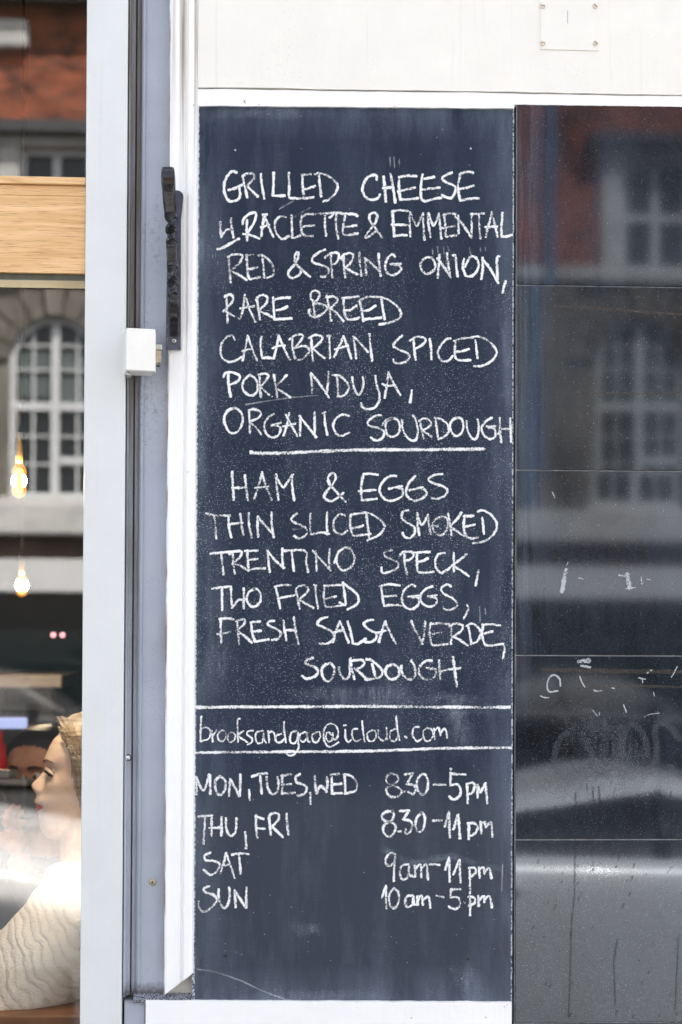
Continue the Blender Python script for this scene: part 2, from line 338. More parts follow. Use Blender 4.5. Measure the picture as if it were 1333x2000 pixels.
# ------------------------------------------------------------------ the handwriting, stroke by stroke: (words, x origin, y origin, stroke width, strokes)
CHALK = [
("GRILLED CHEESE", 400, 320, 27, """278 78 245 66 205 95 172 165 172 245 200 310 245 328 295 305 308 260 300 205; 208 228 260 215 325 185
330 100 345 180 372 292; 328 108 375 85 425 90 428 130 365 195; 375 200 420 245 465 288; 488 90 495 170 518 302
600 78 598 170 592 275 / 592 278 640 280 700 278; 732 80 735 190 735 285 770 300 860 302 945 292
850 98 850 180 860 285; 845 98 920 92; 855 225 910 212 958 195; 990 90 1000 180 1012 285; 958 92 990 80 1060 100 1125 145 1155 195 1135 255 1085 305 1028 330
1493 140 1491 105 1453 102 1403 130 1371 200 1378 260 1418 305 1473 312 1508 295 1521 265; 1553 112 1563 210 1573 330; 1613 90 1633 190 1655 338; 1548 212 1633 205
1691 115 1685 200 1698 310; 1688 118 1753 105 1838 108; 1678 242 1753 225 1825 208; 1695 312 1773 310 1853 300
1891 95 1878 190 1878 290 1908 325 1973 310 2053 295; 1908 132 1943 125 1995 115; 1878 228 1943 218 2038 208
2145 78 2103 95 2061 128 2093 160 2153 185 2178 215 2163 270 2128 300 2058 275
2223 90 2198 200 2218 320; 2213 92 2263 72 2323 75 2331 90; 2183 215 2253 212 2333 190; 2218 322 2293 305 2378 300"""),
("w/ RACLETTE & EMMENTAL", 400, 320, 26, """135 505 140 570 143 635; 143 635 185 575 215 570; 230 475 235 550 252 640; 112 742 140 738 190 712 300 650
330 525 335 485 380 440 430 425 448 445 430 510 375 600; 368 490 365 580 370 665; 335 610 400 620 475 650
505 445 545 440; 520 450 505 540 492 630; 520 450 550 530 595 635; 490 555 560 530; 705 462 650 462 615 500 612 560 635 620 680 655 735 625
755 450 758 540 760 640; 760 642 790 640 835 620; 845 450 835 520 845 590 870 625 940 628; 850 460 890 438 945 438; 845 548 900 540 955 535
965 440 1050 432; 1045 440 1045 530 1055 625; 1060 432 1150 425 1220 440; 1145 430 1140 530 1160 650; 1085 470 1115 440
1222 440 1205 530 1200 600 1235 620 1330 605; 1225 435 1290 438 1330 455; 1205 550 1260 545 1320 535
1538 638 1483 560 1433 490 1438 440 1473 425 1498 450 1483 510 1423 590 1393 640 1433 625 1498 578
1631 420 1638 520 1645 630; 1628 415 1683 405 1763 410; 1623 530 1703 530 1773 535; 1643 630 1703 620 1758 622
1783 420 1781 520 1785 630; 1785 425 1813 490 1843 540 1868 490 1893 430; 1895 430 1898 540 1908 660
1938 430 1943 530 1961 635; 1941 430 1963 490 1988 535 2013 490 2033 435; 2033 435 2043 540 2055 650
2078 440 2088 530 2093 630; 2073 445 2123 432 2178 440; 2048 560 2103 555 2173 540; 2098 632 2183 622
2201 450 2203 530 2203 610; 2173 460 2233 520 2308 630; 2318 440 2318 530 2318 640; 2313 438 2373 436 2428 432; 2378 440 2383 540 2393 650
2493 420 2463 540 2438 635; 2493 420 2518 530 2543 635; 2433 550 2538 545; 2583 425 2578 520 2573 630; 2573 632 2623 632 2668 618"""),
("RED & SPRING ONION,", 400, 480, 26, """210 95 215 200 228 318; 205 100 250 78 320 80 322 115 290 165 215 225; 235 220 300 255 365 298
365 80 370 180 385 280 430 285 478 270; 360 85 420 78; 370 205 410 200 458 185; 500 90 510 180 518 278; 465 88 510 85 570 140 600 210 590 260 540 280
915 270 860 225 790 150 785 90 805 55 815 85 790 150 730 225 735 270 770 280 825 250 835 205
1045 35 1000 55 940 100 940 145 1000 165 1065 190 1075 230 1045 270 1010 268; 1095 85 1100 170 1110 275; 1045 105 1090 70 1155 65 1165 100 1140 150 1100 168
1205 90 1210 180 1222 275; 1190 120 1205 80 1270 65 1290 95 1260 160 1215 195; 1220 190 1280 225 1330 250; 1343 60 1348 160 1361 262
1388 110 1398 180 1403 255; 1388 108 1453 160 1523 230; 1511 70 1515 160 1528 262; 1651 95 1628 75 1593 105 1568 165 1578 225 1618 255 1673 240 1705 205 1688 175 1643 165; 1613 160 1701 158
1973 105 1923 105 1878 150 1881 205 1913 240 1953 240 1998 200 1998 150 1973 105; 2038 80 2033 170 2023 278; 2018 110 2073 180 2133 275; 2103 65 2113 160 2133 275
2153 85 2178 85; 2178 85 2185 180 2195 268; 2308 95 2268 160 2260 185; 2252 115 2240 170 2245 210 2268 262 2318 265 2363 220 2378 160 2358 110 2323 90 2298 100
2413 105 2413 190 2401 290; 2418 130 2473 195 2548 325; 2558 92 2538 105 2538 200 2543 290; 2613 308 2598 350 2583 412"""),
("RARE BREED", 400, 480, 26, """190 440 195 550 200 670; 175 445 210 425 245 440 240 490 165 570; 175 565 235 600 300 635
350 430 335 540 310 635; 350 430 385 540 440 660; 310 545 360 535 430 525; 455 450 465 540 482 640; 445 470 490 430 540 445 535 500 475 560; 490 575 540 595 590 620
595 450 600 550 605 640; 605 640 660 638 755 632; 610 468 660 455 740 450; 625 560 680 548 720 525
945 480 950 550 958 625; 950 490 920 450 930 405 970 390 995 420 985 460 945 500; 945 502 1000 505 1060 530 1050 570 990 610 940 620 905 590 910 555
1060 435 1080 540 1100 650; 1055 450 1110 440 1150 460 1140 500 1080 545; 1090 545 1150 590 1205 655
1205 460 1210 550 1230 630 1290 640 1345 622; 1195 455 1260 450 1340 440; 1230 560 1270 555 1320 520
1348 480 1363 560 1378 655; 1353 470 1413 445 1513 445; 1373 565 1423 560 1483 520; 1378 640 1443 635 1533 625; 1533 455 1548 550 1563 640; 1523 445 1583 465 1663 520 1703 580 1683 635 1613 665 1518 685"""),
("CALABRIAN SPICED", 400, 640, 24, """262 105 245 70 205 75 160 120 138 195 155 260 200 295 260 290 320 255; 375 70 355 180 330 285; 375 70 405 160 455 285; 330 205 410 180
492 80 485 160 500 265; 500 265 545 262 600 268; 645 70 625 170 600 270; 645 70 690 180 740 280; 590 180 640 160 700 155
760 90 765 180 785 270; 735 105 790 65 850 65 840 105 785 180; 785 180 850 160 900 175 900 220 860 265 810 280 780 255
925 80 930 190 940 290; 905 90 960 65 1020 80 1010 120 930 190; 950 190 1000 235 1045 268; 1065 75 1095 70; 1082 75 1085 170 1088 265
1205 75 1170 160 1125 255; 1205 75 1240 170 1275 270; 1130 190 1190 170 1250 155; 1290 80 1305 170 1315 268; 1290 80 1345 130 1418 212; 1431 55 1438 150 1453 290
1715 70 1673 105 1638 155 1683 190 1753 220 1778 250 1753 290 1693 312 1645 300 1641 275; 1815 110 1818 190 1831 280; 1783 115 1833 82 1893 85 1918 110 1883 155 1823 185
1953 98 1965 180 1968 275; 2133 95 2093 105 2043 165 2023 220 2043 275 2078 295 2123 280 2153 245
2178 120 2171 200 2183 270 2233 285 2308 282; 2163 115 2233 95 2333 85; 2173 210 2233 205 2298 185
2351 110 2358 180 2368 265; 2333 80 2393 82 2473 125 2528 190 2528 240 2483 295 2413 330 2338 335"""),
("PORK NDUJA,", 400, 640, 25, """205 410 210 500 228 600; 165 430 180 395 240 390 300 415 295 460 210 500; 395 412 350 450 328 510 350 560 400 590 445 570 462 520 445 450 395 412
478 410 480 500 490 605; 470 410 530 400 550 430 490 510; 490 515 540 565 585 600; 600 410 615 500 630 605; 712 412 670 460 620 505; 640 535 700 575 745 605
925 395 930 480 935 565; 925 395 1000 490 1080 605; 1075 385 1070 480 1060 560; 1150 430 1155 510 1160 595; 1110 412 1180 425 1245 490 1245 545 1205 590 1150 600
1280 430 1295 520 1335 582 1368 540 1380 480 1372 430; 1481 420 1493 500 1518 580 1513 640 1473 695 1413 708 1368 690 1358 655
1595 390 1583 490 1563 610; 1595 390 1643 490 1698 585; 1543 490 1593 505 1658 500; 1798 545 1791 600 1783 650"""),
("ORGANIC SOURDOUGH", 400, 780, 24, """255 78 200 100 170 165 185 235 225 290 280 285 320 230 330 150 300 95 255 78; 385 95 390 190 395 290; 385 95 440 88 488 115 470 160 390 195; 395 200 440 240 490 305
600 128 560 150 520 210 525 280 570 325 630 320 658 270 640 230 580 228; 580 228 660 205; 735 120 715 220 685 315; 705 135 740 200 805 318; 680 235 730 225 790 210
830 145 830 230 828 315; 822 145 890 230 970 330; 955 112 955 200 955 290; 1025 120 1050 112; 1042 115 1045 200 1065 310; 1255 145 1200 132 1140 170 1115 230 1140 295 1185 318 1255 290
1528 138 1473 148 1418 195 1433 230 1513 250 1558 285 1543 335 1488 358 1438 330; 1633 165 1583 190 1568 250 1588 310 1633 325 1678 300 1695 240 1678 185 1633 165 1573 185 1538 230
1713 180 1718 250 1753 325 1808 360 1843 330 1848 250 1828 170 1808 140; 1868 185 1883 260 1901 340; 1863 190 1903 165 1963 195 1953 235 1883 275; 1893 275 1933 300 1971 325
2005 160 2013 250 2028 345; 1998 160 2053 175 2108 220 2118 280 2078 325 2028 345; 2188 160 2143 190 2128 240 2153 300 2188 320 2228 290 2245 230 2228 170 2188 160
2273 190 2283 270 2313 330 2348 348 2373 300 2378 230 2368 170; 2493 160 2443 190 2403 250 2423 310 2473 345 2518 325 2523 270 2493 245 2448 235; 2463 245 2523 232
2561 160 2563 270 2573 375; 2548 300 2573 260 2643 258; 2651 165 2655 260 2660 370"""),
("underline", 400, 780, 33, """400 460 500 468 700 466 950 455 1333 440 1750 438 2050 436 2430 430"""),
("HAM & EGGS", 400, 910, 25, """240 50 245 160 255 295; 350 80 360 180 375 295; 240 190 300 190 365 185; 500 55 470 170 430 285; 500 55 530 170 585 295; 440 190 500 185 560 175
620 75 625 180 640 295; 620 75 640 130 685 185 720 140 765 75; 765 75 760 170 778 300; 1225 312 1160 245 1090 165 1070 110 1100 65 1135 80 1125 140 1060 220 1035 270 1070 300 1120 300 1205 235
1378 75 1358 180 1363 298; 1378 72 1433 68 1503 78; 1338 220 1413 215 1483 208; 1363 298 1433 292 1498 285; 1663 88 1613 88 1553 130 1518 200 1538 265 1593 302 1653 295 1713 260 1718 205 1673 190; 1598 200 1713 175
1828 90 1773 150 1748 220 1763 270 1823 302 1893 280 1928 240 1908 205 1853 190; 1778 212 1893 185; 2063 72 1993 80 1943 115 1973 145 2073 180 2108 215 2083 260 2023 285 1973 280"""),
("THIN SLICED SMOKED", 400, 910, 25, """15 415 100 430 220 430; 85 430 95 530 102 630; 210 430 210 520 232 620; 310 415 320 510 340 600; 205 510 260 500 330 495; 385 410 385 510 410 620
462 440 460 530 465 615; 462 440 520 510 595 590; 580 405 582 500 600 620; 800 415 760 445 760 480 830 510 885 545 880 595 820 630 775 605
920 415 915 500 922 595; 922 595 980 582 1045 578; 1062 405 1060 490 1065 595; 1045 585 1085 590; 1220 430 1170 420 1125 470 1120 540 1150 585 1200 592 1240 560
1265 425 1265 520 1285 600 1330 605 1440 590; 1265 425 1320 415 1400 405; 1265 540 1320 535 1380 515; 1403 410 1413 500 1428 620; 1333 415 1403 405 1483 440 1548 495 1558 540 1513 600 1413 645
1768 385 1723 400 1708 450 1753 490 1818 530 1823 580 1783 625 1733 615 1718 580; 1843 410 1848 510 1863 600; 1848 415 1863 470 1883 510 1918 470 1938 425; 1938 425 1948 500 1961 595
2048 440 1993 475 1978 530 2003 585 2053 600 2098 560 2113 500 2098 450 2048 440; 1973 520 2023 525; 2113 415 2128 500 2143 600; 2228 405 2193 460 2133 520; 2138 535 2193 570 2253 610
2258 430 2248 520 2263 600 2313 630 2373 620; 2248 440 2333 432; 2253 530 2343 510; 2408 450 2418 520 2423 590; 2373 400 2403 385 2473 415 2528 480 2533 540 2493 610 2423 655 2328 672"""),
("TRENTINO SPECK,", 400, 1060, 25, """50 95 150 85 310 72; 145 95 155 180 165 275; 245 95 250 180 262 270; 215 100 250 80 320 75 310 120 240 185; 250 180 310 200 380 245
370 75 375 160 385 240; 385 240 440 225 525 222; 350 72 410 70 465 68; 390 150 460 140; 550 75 555 160 565 255; 545 70 610 150 690 220; 675 50 675 140 680 215
690 72 780 65 860 65; 755 75 765 160 775 245; 860 65 890 100 880 160 900 255; 965 75 970 160 972 245; 940 70 1010 150 1095 240; 1085 55 1080 150 1085 235
1215 42 1160 85 1145 160 1180 230 1230 235 1285 190 1300 120 1265 55 1215 42; 1160 85 1125 175
1628 65 1573 75 1563 110 1623 145 1678 170 1673 215 1613 250 1543 260 1535 215; 1733 100 1738 190 1758 275; 1693 115 1723 80 1793 80 1813 110 1783 145 1743 155
1843 85 1843 170 1853 250 1913 258 1988 252; 1823 88 1893 82 1958 80; 1853 165 1893 158 1938 135; 2083 90 2033 100 2003 150 2008 215 2053 262 2133 215
2161 90 2163 170 2163 250; 2273 100 2213 150 2143 200; 2173 210 2233 245 2293 290; 2375 240 2363 310 2351 375"""),
("TWO FRIED EGGS,", 400, 1060, 24, """65 400 140 388 230 380; 150 390 152 490 152 585; 230 385 232 480 240 565; 240 565 290 500 325 495; 340 395 340 490 340 570
435 400 385 430 365 490 395 545 440 552 480 515 488 450 460 405 425 402; 615 380 640 480 655 570; 610 382 680 368 750 370; 635 485 700 470 780 455
800 430 810 500 825 572; 795 445 800 395 860 370 900 400 870 450 810 500; 820 495 880 530 945 565; 950 365 970 370; 962 385 970 480 985 570
1040 370 1035 470 1055 555 1130 552 1220 540; 1040 372 1110 370 1200 365; 1050 485 1140 465; 1200 345 1215 450 1225 530; 1170 520 1220 545; 1205 355 1270 400 1330 460 1325 530 1240 580
1533 380 1543 470 1558 550; 1513 380 1593 360 1693 372; 1538 468 1663 460; 1558 550 1633 540 1713 545; 1828 378 1793 365 1733 410 1711 480 1733 550 1793 578 1853 540 1853 480 1768 470; 1768 470 1858 458
1978 380 1923 400 1873 460 1888 525 1953 555 2008 530 2008 480 1943 465; 1938 465 2013 455; 2138 380 2103 362 2053 395 2073 440 2163 490 2193 540 2153 575 2093 582 2071 560; 2278 540 2288 575 2248 660"""),
("FRESH SALSA VERDE,", 400, 1190, 25, """140 85 140 190 145 290; 130 85 190 78 255 88; 110 215 170 210 225 195; 285 105 290 200 300 300; 275 105 340 85 345 125 275 185; 300 200 350 235 410 290
405 115 415 210 440 282; 440 282 500 270 560 260; 400 115 480 105; 420 195 490 185; 605 100 555 110 555 140 620 170 660 205 640 255 580 268; 685 95 695 180 710 270; 775 70 790 180 815 300; 690 180 790 182
1065 68 1010 85 980 130 1050 165 1110 200 1120 250 1070 295 1000 298; 1175 105 1140 190 1115 285; 1175 105 1210 190 1250 290; 1120 200 1200 180; 1240 105 1265 190 1285 290; 1285 295 1330 300 1400 255
1463 92 1413 100 1383 130 1423 175 1483 205 1488 250 1443 285 1388 280; 1568 105 1538 190 1513 285; 1568 105 1608 200 1658 298; 1493 205 1573 185
1793 100 1833 190 1893 300; 1913 105 1908 200 1888 300; 1963 120 1953 200 1973 305 2033 308 2108 300; 1958 130 2033 122 2123 130; 1938 220 1993 210 2053 200
2138 140 2138 220 2138 300; 2123 150 2173 125 2238 140 2223 190 2148 240; 2148 235 2213 265 2283 315; 2288 150 2303 230 2313 300; 2268 145 2323 125 2383 170 2393 220 2363 280 2308 305
2418 135 2408 200 2418 270 2453 315 2588 300; 2590 302 2601 350 2588 425; 2408 135 2483 130 2563 140; 2428 210 2498 190"""),
("SOURDOUGH", 400, 1190, 27, """940 420 890 440 880 470 950 500 985 535 960 580 890 602 845 580; 1090 465 1035 490 1015 540 1040 610 1085 622 1118 570 1125 510 1090 465
1165 505 1175 560 1215 605 1255 580 1260 500 1265 425; 1265 425 1275 510 1300 605; 1270 450 1333 440 1375 445 1380 485 1320 520; 1300 515 1360 560 1400 600
1453 475 1468 530 1481 580; 1403 435 1443 440 1513 495 1545 545 1523 585 1463 602 1393 610; 1633 478 1583 500 1568 550 1598 600 1643 605 1683 575 1685 520 1658 485 1633 478
1708 490 1713 550 1753 602 1803 605 1828 560 1818 490 1793 445; 1973 448 1923 445 1873 490 1858 540 1888 595 1943 610 1998 580 2003 525 1928 510
2033 445 2038 520 2045 600; 2153 415 2168 530 2188 670; 2155 417 2172 530 2192 668; 2038 540 2093 525 2218 510"""),
("rule above the address", 370, 1370, 31, """35 52 300 48 700 47 1245 44 1545 42 1865 45 2145 48 2575 50 2780 50"""),
("brooksandgao@icloud.com", 370, 1370, 20, """105 130 100 240 98 345; 100 240 150 225 185 260 170 320 100 345; 195 255 205 350; 205 300 235 250; 285 250 250 280 255 330 290 345 320 310 315 265 285 250
365 265 335 290 340 345 375 350 400 315 390 275 365 265; 440 150 420 160 420 260 425 350; 470 255 425 290 440 310 505 355; 555 255 510 260 505 290 545 320 540 355 505 375
640 255 590 265 575 310 595 360 635 350 645 270 650 330 668 360; 685 255 695 355; 690 270 720 260 740 285 745 340; 800 280 755 300 755 345 790 355 830 320; 822 175 825 260 840 355
930 255 885 275 875 340 900 365 935 340 945 265; 945 265 945 350 950 400 915 455 870 470 845 450; 1005 265 960 290 965 340 1000 345 1025 300 1020 265 1030 340 1045 350
1110 262 1070 290 1075 345 1110 352 1135 310 1130 265 1095 270; 1235 290 1200 265 1185 310 1210 350 1240 330 1245 275; 1245 275 1255 330 1285 310 1292 250 1260 200 1210 195 1175 235 1165 310 1190 375 1230 392 1295 355
1342 208 1362 205; 1354 245 1356 310 1379 352 1409 330; 1459 238 1419 245 1414 300 1444 345 1489 328; 1499 170 1509 260 1522 350; 1584 250 1544 280 1554 335 1589 345 1622 310 1614 260 1584 250
1639 250 1644 310 1679 340 1714 310 1712 225; 1714 300 1722 340; 1789 235 1744 265 1744 325 1784 345 1809 300; 1796 130 1804 230 1824 335; 1872 303 1889 316; 1999 220 1949 230 1939 290 1974 345 2014 325
2064 230 2029 265 2044 335 2084 340 2114 300 2104 245 2064 230; 2124 235 2129 330; 2134 250 2159 225 2174 260 2179 295; 2179 280 2209 235 2229 260 2239 325"""),
("rule below the address", 370, 1370, 29, """55 445 300 440 700 438 1245 434 1545 430 1845 420 2145 408 2575 402 2790 402"""),
("MON, TUES, WED", 370, 1490, 27, """60 120 65 270; 60 120 125 240 175 100; 178 105 185 270; 270 115 230 150 230 230 265 278 305 240 315 160 270 115; 355 140 345 285; 355 140 435 285; 445 100 440 285; 520 235 525 320
545 118 610 95 680 90; 615 105 630 265; 672 120 680 210 720 270 765 245 775 180 765 120; 810 105 805 270; 800 110 885 98; 805 190 885 185; 810 265 915 258
960 95 925 120 935 170 1000 190 1020 220 995 270 935 285; 1050 260 1052 355; 1090 110 1095 200 1105 265; 1105 265 1140 200 1190 250; 1190 250 1200 180 1195 120
1235 100 1240 265; 1230 100 1300 95; 1240 190 1320 180; 1240 265 1325 262; 1350 102 1355 265; 1338 98 1410 115 1455 180 1440 240 1350 268"""),
("8.30 - 5 PM", 700, 1490, 26, """340 110 280 92 245 130 260 180 320 200 375 240 350 285 290 295 250 260 250 215 300 190 345 150 335 105; 383 257 405 245; 405 100 475 88; 475 88 420 185; 420 185 475 190 500 225 475 270 435 250
555 95 510 150 515 230 555 275 595 240 605 160 585 105 555 95; 655 188 755 188; 800 85 800 195; 800 95 930 100; 800 195 860 185 890 230 875 290 825 315 790 290; 801 52 808 58
945 180 950 350; 945 185 990 170 1010 200 990 260 950 270; 1035 190 1035 300; 1035 195 1060 255; 1060 255 1100 180; 1105 175 1120 350"""),
("THU, FRI", 370, 1490, 26, """80 465 200 455; 138 465 130 600 125 700; 195 475 195 630; 280 470 280 630; 175 565 285 560; 320 480 325 580 355 630 395 610 410 550 410 480; 485 600 495 710 490 740
580 455 580 560 590 650; 575 465 645 485; 580 565 655 572; 695 470 700 550 708 625; 690 480 715 440 770 440 775 490 720 550; 725 555 770 600 815 648; 845 440 850 530 862 620"""),
("8.30 - 11 pm", 700, 1490, 27, """300 420 240 425 205 460 225 500 300 520 325 560 300 620 260 640 220 600 225 540 290 500 310 450 295 415; 350 595 370 595; 360 418 440 412; 440 412 390 490; 390 490 455 505 470 550 440 610 410 610 412 575
550 435 505 480 500 560 530 600 565 570 580 490 565 440 545 435; 648 500 722 498; 750 555 785 425; 790 425 790 540 795 645; 825 575 865 450; 868 450 875 550 882 655
960 525 960 660; 950 525 1010 525 1035 560 1010 615 960 635; 1060 510 1070 610; 1065 530 1095 510 1110 560; 1115 545 1150 515 1160 580 1165 645"""),
("SAT", 370, 1640, 24, """185 110 135 135 145 175 220 185 265 215 240 275 185 303 125 260; 320 115 300 200 270 290; 320 115 360 230 395 330; 285 230 345 215; 370 130 440 118 515 125; 430 130 440 210 445 295"""),
("9am - 11pm", 700, 1640, 25, """315 130 290 110 245 150 240 205 275 225 315 190 318 125; 318 125 312 250 308 358; 435 215 380 225 362 290 385 345 430 315 440 230; 440 230 440 300 490 320; 490 225 495 320; 500 250 540 215 548 325; 550 250 590 215 605 345
620 212 705 218; 755 260 785 160; 788 155 790 260 795 365; 825 300 875 180; 880 175 882 280 888 370; 965 240 970 360 970 465; 960 245 1010 245 1020 285 965 330; 1045 240 1055 330; 1050 260 1085 240 1095 300; 1100 280 1135 245 1155 335"""),
("SUN", 370, 1640, 26, """175 402 130 420 140 455 210 480 238 520 200 580 125 625 85 580 82 535; 255 430 258 520 300 592 335 560 352 480 345 410; 395 440 402 585; 395 440 490 588; 498 415 495 500 498 590"""),
("10am - 5pm", 700, 1640, 25, """205 500 240 405; 240 400 240 500 245 595; 310 420 270 480 275 560 310 595 350 540 350 460 310 420; 475 485 425 490 405 540 425 585 470 560 480 495; 480 495 480 555 510 565; 515 490 515 565; 520 520 550 485 560 565; 565 520 610 495 625 590
680 485 740 498; 805 430 800 500; 805 430 885 428; 800 500 865 500 885 550 850 600 785 580; 970 490 970 655; 955 495 1005 500 1010 545 955 575; 1040 485 1045 575; 1050 520 1090 490 1095 545; 1095 520 1140 490 1160 590; 920 543 926 549"""),
]
SMEARS = [ # wiped chalk: px polyline and width
 (26, "640 1377 700 1371 770 1376"), (22, "855 1388 905 1392 975 1385"), (60, "880 1372 900 1420 905 1470"), (34, "720 1372 850 1366 960 1374"),
 (22, "740 1650 800 1685 880 1672 940 1690 985 1700"), (16, "745 1660 775 1664"), (14, "840 1684 880 1677 985 1700"),
 (26, "600 1950 690 1941 780 1950"), (30, "470 1953 600 1946 700 1948"), (60, "900 1880 920 1930 915 1950"), (30, "565 1805 590 1815 625 1812"),
 (30, "388 230 500 221 640 222"), (26, "386 250 391 420 386 640"), (28, "384 700 394 840 383 980"), (24, "996 560 990 700 996 850"), (22, "380 1780 384 1880 379 1950"),
 (30, "985 1200 993 1300 990 1380"), (60, "420 1140 430 1240 415 1350"), (34, "560 1360 700 1352 850 1350"),
]
THIN = [ (4, "386 1893 420 1898 470 1915 520 1938 575 1957"), (5, "546 408 573 393"), (5, "574 424 606 406"), (4, "480 790 560 778 620 772"), (3, "845 487 846 497"), (3, "855 482 856 494"), (3, "866 483 868 496"), (3, "875 481 877 491"), (3, "917 484 920 498"),
 (3, "939 483 939 492"), (3, "948 482 949 491"), (3, "762 308 763 325"), (3, "770 306 771 328"), (3, "780 312 781 326"), (3, "937 1185 938 1215"), (3, "948 1188 949 1200"), (3, "416 494 416 504"), (3, "421 493 422 503"), (4, "572 1034 590 1033"), (3, "982 1688 980 1740")]
# ------------------------------------------------------------------ our shop building (a shell that stands behind everything)
S = 0.00085                          # metres per photo pixel on the wall
XL, XR = -4.2, 2.6                   # ends of the shop front
PX0 = P(329, 1000).x                 # where the pier begins
ROAD = -0.12
shop = thing('shop_building', 'white rendered shop pier that carries the chalkboard and tiles', 'building', (0.5, 1.5, 0))
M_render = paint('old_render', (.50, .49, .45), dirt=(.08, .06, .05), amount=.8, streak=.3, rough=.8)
obj('pier_wall', B(PX0+.002, XR, 0.0, .30, ROAD, 4.2), M_render, shop)
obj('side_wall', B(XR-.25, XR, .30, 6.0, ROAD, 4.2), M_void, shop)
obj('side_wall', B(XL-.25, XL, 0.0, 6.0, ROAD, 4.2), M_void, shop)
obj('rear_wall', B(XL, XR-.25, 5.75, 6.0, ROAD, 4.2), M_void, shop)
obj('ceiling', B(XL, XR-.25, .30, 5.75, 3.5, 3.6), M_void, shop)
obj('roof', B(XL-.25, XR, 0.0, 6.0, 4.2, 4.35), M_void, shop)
obj('added_shade_storey', B(XL-.25, 1.45, 0.0, 6.0, 4.35, 5.35), M_render, shop)  # added out of view: its height keeps the sun off the van's side
obj('header_wall', B(XL, PX0+.002, 0.06, .30, P(80, -260).z, 4.2), M_render, shop)
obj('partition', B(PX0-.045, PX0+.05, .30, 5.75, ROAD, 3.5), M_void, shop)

# ------------------------------------------------------------------ white panels and trim round the board
def wavy_line(x0, x1, z0, z1, n, amp, sc, seed):
    out = []
    for i in range(n+1):
        t = i/n; x = x0+(x1-x0)*t
        out.append((x, z0+(z1-z0)*t + amp*(mnoise.noise(Vector((x*sc, seed, 0)))+.6*mnoise.noise(Vector((x*sc*3.7, seed, 5))))))
    return out
# fascia: flush painted board, its lower edge opening into a crack
a = P(387, 171, -.02); b = P(1500, 195, -.02)
def px_line(knots, n, amp, sc, seed, Y=-.02):
    out = []
    for (xa, ya), (xb, yb) in zip(knots, knots[1:]):
        for i in range(n):
            t_ = i/n; q = P(xa+(xb-xa)*t_, ya+(yb-ya)*t_, Y)
            out.append((q.x, q.z+amp*(mnoise.noise(Vector((q.x*sc, seed, 0)))+.6*mnoise.noise(Vector((q.x*sc*3.7, seed, 5))))))
    return out
xe = 3100
low = px_line([(387, 171), (1000, 180), (1333, 186), (xe, 217)], 60, .0012, 9, 1.3)
bm = bmesh.new(); prism_xz(bm, low+[(low[-1][0], 3.1), (a.x, 3.1)], 0, -.022)
fascia = tag(obj('fascia_panel', bm, M_cream), 'cream painted board above the chalkboard, with a long crack along its lower edge', 'panel')
up = px_line([(383, 173.6), (1000, 182.2), (1333, 187.8), (xe, 218.8)], 60, .0010, 12, 7.7)
lowb = px_line([(383, 206), (1005, 211.5), (1005.5, 203.8), (1333, 208), (xe, 231)], 90, .0008, 30, 3.1)
bm = bmesh.new(); prism_xz(bm, lowb+up[::-1], 0, -.0195)
tag(obj('top_batten', bm, M_white), 'narrow white strip between the crack and the top of the chalkboard', 'strip')

# vertical moulding left of the board: one section swept up, mitred at its foot
prof = [(325.5, .012), (326, -.012), (328, -.017), (331, -.018), (345, -.019), (357, -.0205), (359, -.0170), (362, -.0170), (364, -.0215), (366, -.0225), (374, -.0235), (381, -.0225), (384.2, -.0175), (384.6, 0.0)]
top_x = {p[0]: P(p[0]+3, 120, -.018).x for p in prof}
zt = 3.1
bm = bmesh.new(); rows = []
NZ = 60
foot0, foot1 = P(319, 1945, -.018), P(375, 1898, -.018)
for j in range(NZ+1):
    row = []
    for (px, y) in prof:
        q = P(px-3.2, 1500, y); x = q.x
        f = (px-325.5)/(384.6-325.5)
        zf = foot0.z + (foot1.z-foot0.z)*f
        z = zf + (zt-zf)*(j/NZ)**1.3
        wob = .0006*mnoise.noise(Vector((z*5, px*.1, 0)))
        row.append(bm.verts.new((x+wob, y+.0006*mnoise.noise(Vector((z*9, px*.05, 4))), z)))
    rows.append(row)
for r0, r1 in zip(rows, rows[1:]):
    for i in range(len(prof)-1): bm.faces.new((r0[i], r0[i+1], r1[i+1], r1[i]))
bm.faces.new(rows[0][::-1]); bm.faces.new(rows[-1])
for i in range(1):
    for r0, r1 in zip(rows, rows[1:]): bm.faces.new((r0[-1], r0[0], r1[0], r1[-1]))
k = NT('moulding_paint'); c = k.co(); X, Y, Z = k.xyz(c)
runs = k.noise(k.map(c, (260, 90, 3.2)), 1, 5, .65); lump = k.noise(c, 12, 4)
xa, xb, xc = P(357.5, 100, -.02).x, P(340, 100, -.02).x, P(383, 100, -.02).x
def band(x, wd): return k.mr(k.math('ABSOLUTE', k.math('SUBTRACT', X, x)), wd*1.5, wd*.3)
st = k.math('MAXIMUM', k.math('MAXIMUM', band(xa, .005), k.math('MULTIPLY', band(xb, .004), .45)), k.math('MULTIPLY', band(xc, .0035), .8))
st = k.math('MULTIPLY', k.math('MULTIPLY', st, k.mr(k.math('ADD', Z, k.math('MULTIPLY', runs, .35)), 2.58, 2.86)), k.mr(runs, .30, .52))
chip = k.math('MULTIPLY', k.mr(k.noise(c, 120, 5, .6), .70, .72), k.mr(k.noise(k.map(c, (14, 14, 6)), 1, 2), .50, .58))
col = k.mix(k.math('MULTIPLY', st, .95), k.mix(k.mr(lump, .3, .7), (.85, .85, .835), (.885, .885, .875)), (.27, .21, .15))
col = k.mix(k.math('MULTIPLY', chip, .9), col, (.16, .12, .085))
edge = k.mr(k.math('SUBTRACT', X, P(323.5, 1500, -.015).x), .0022, .0005)
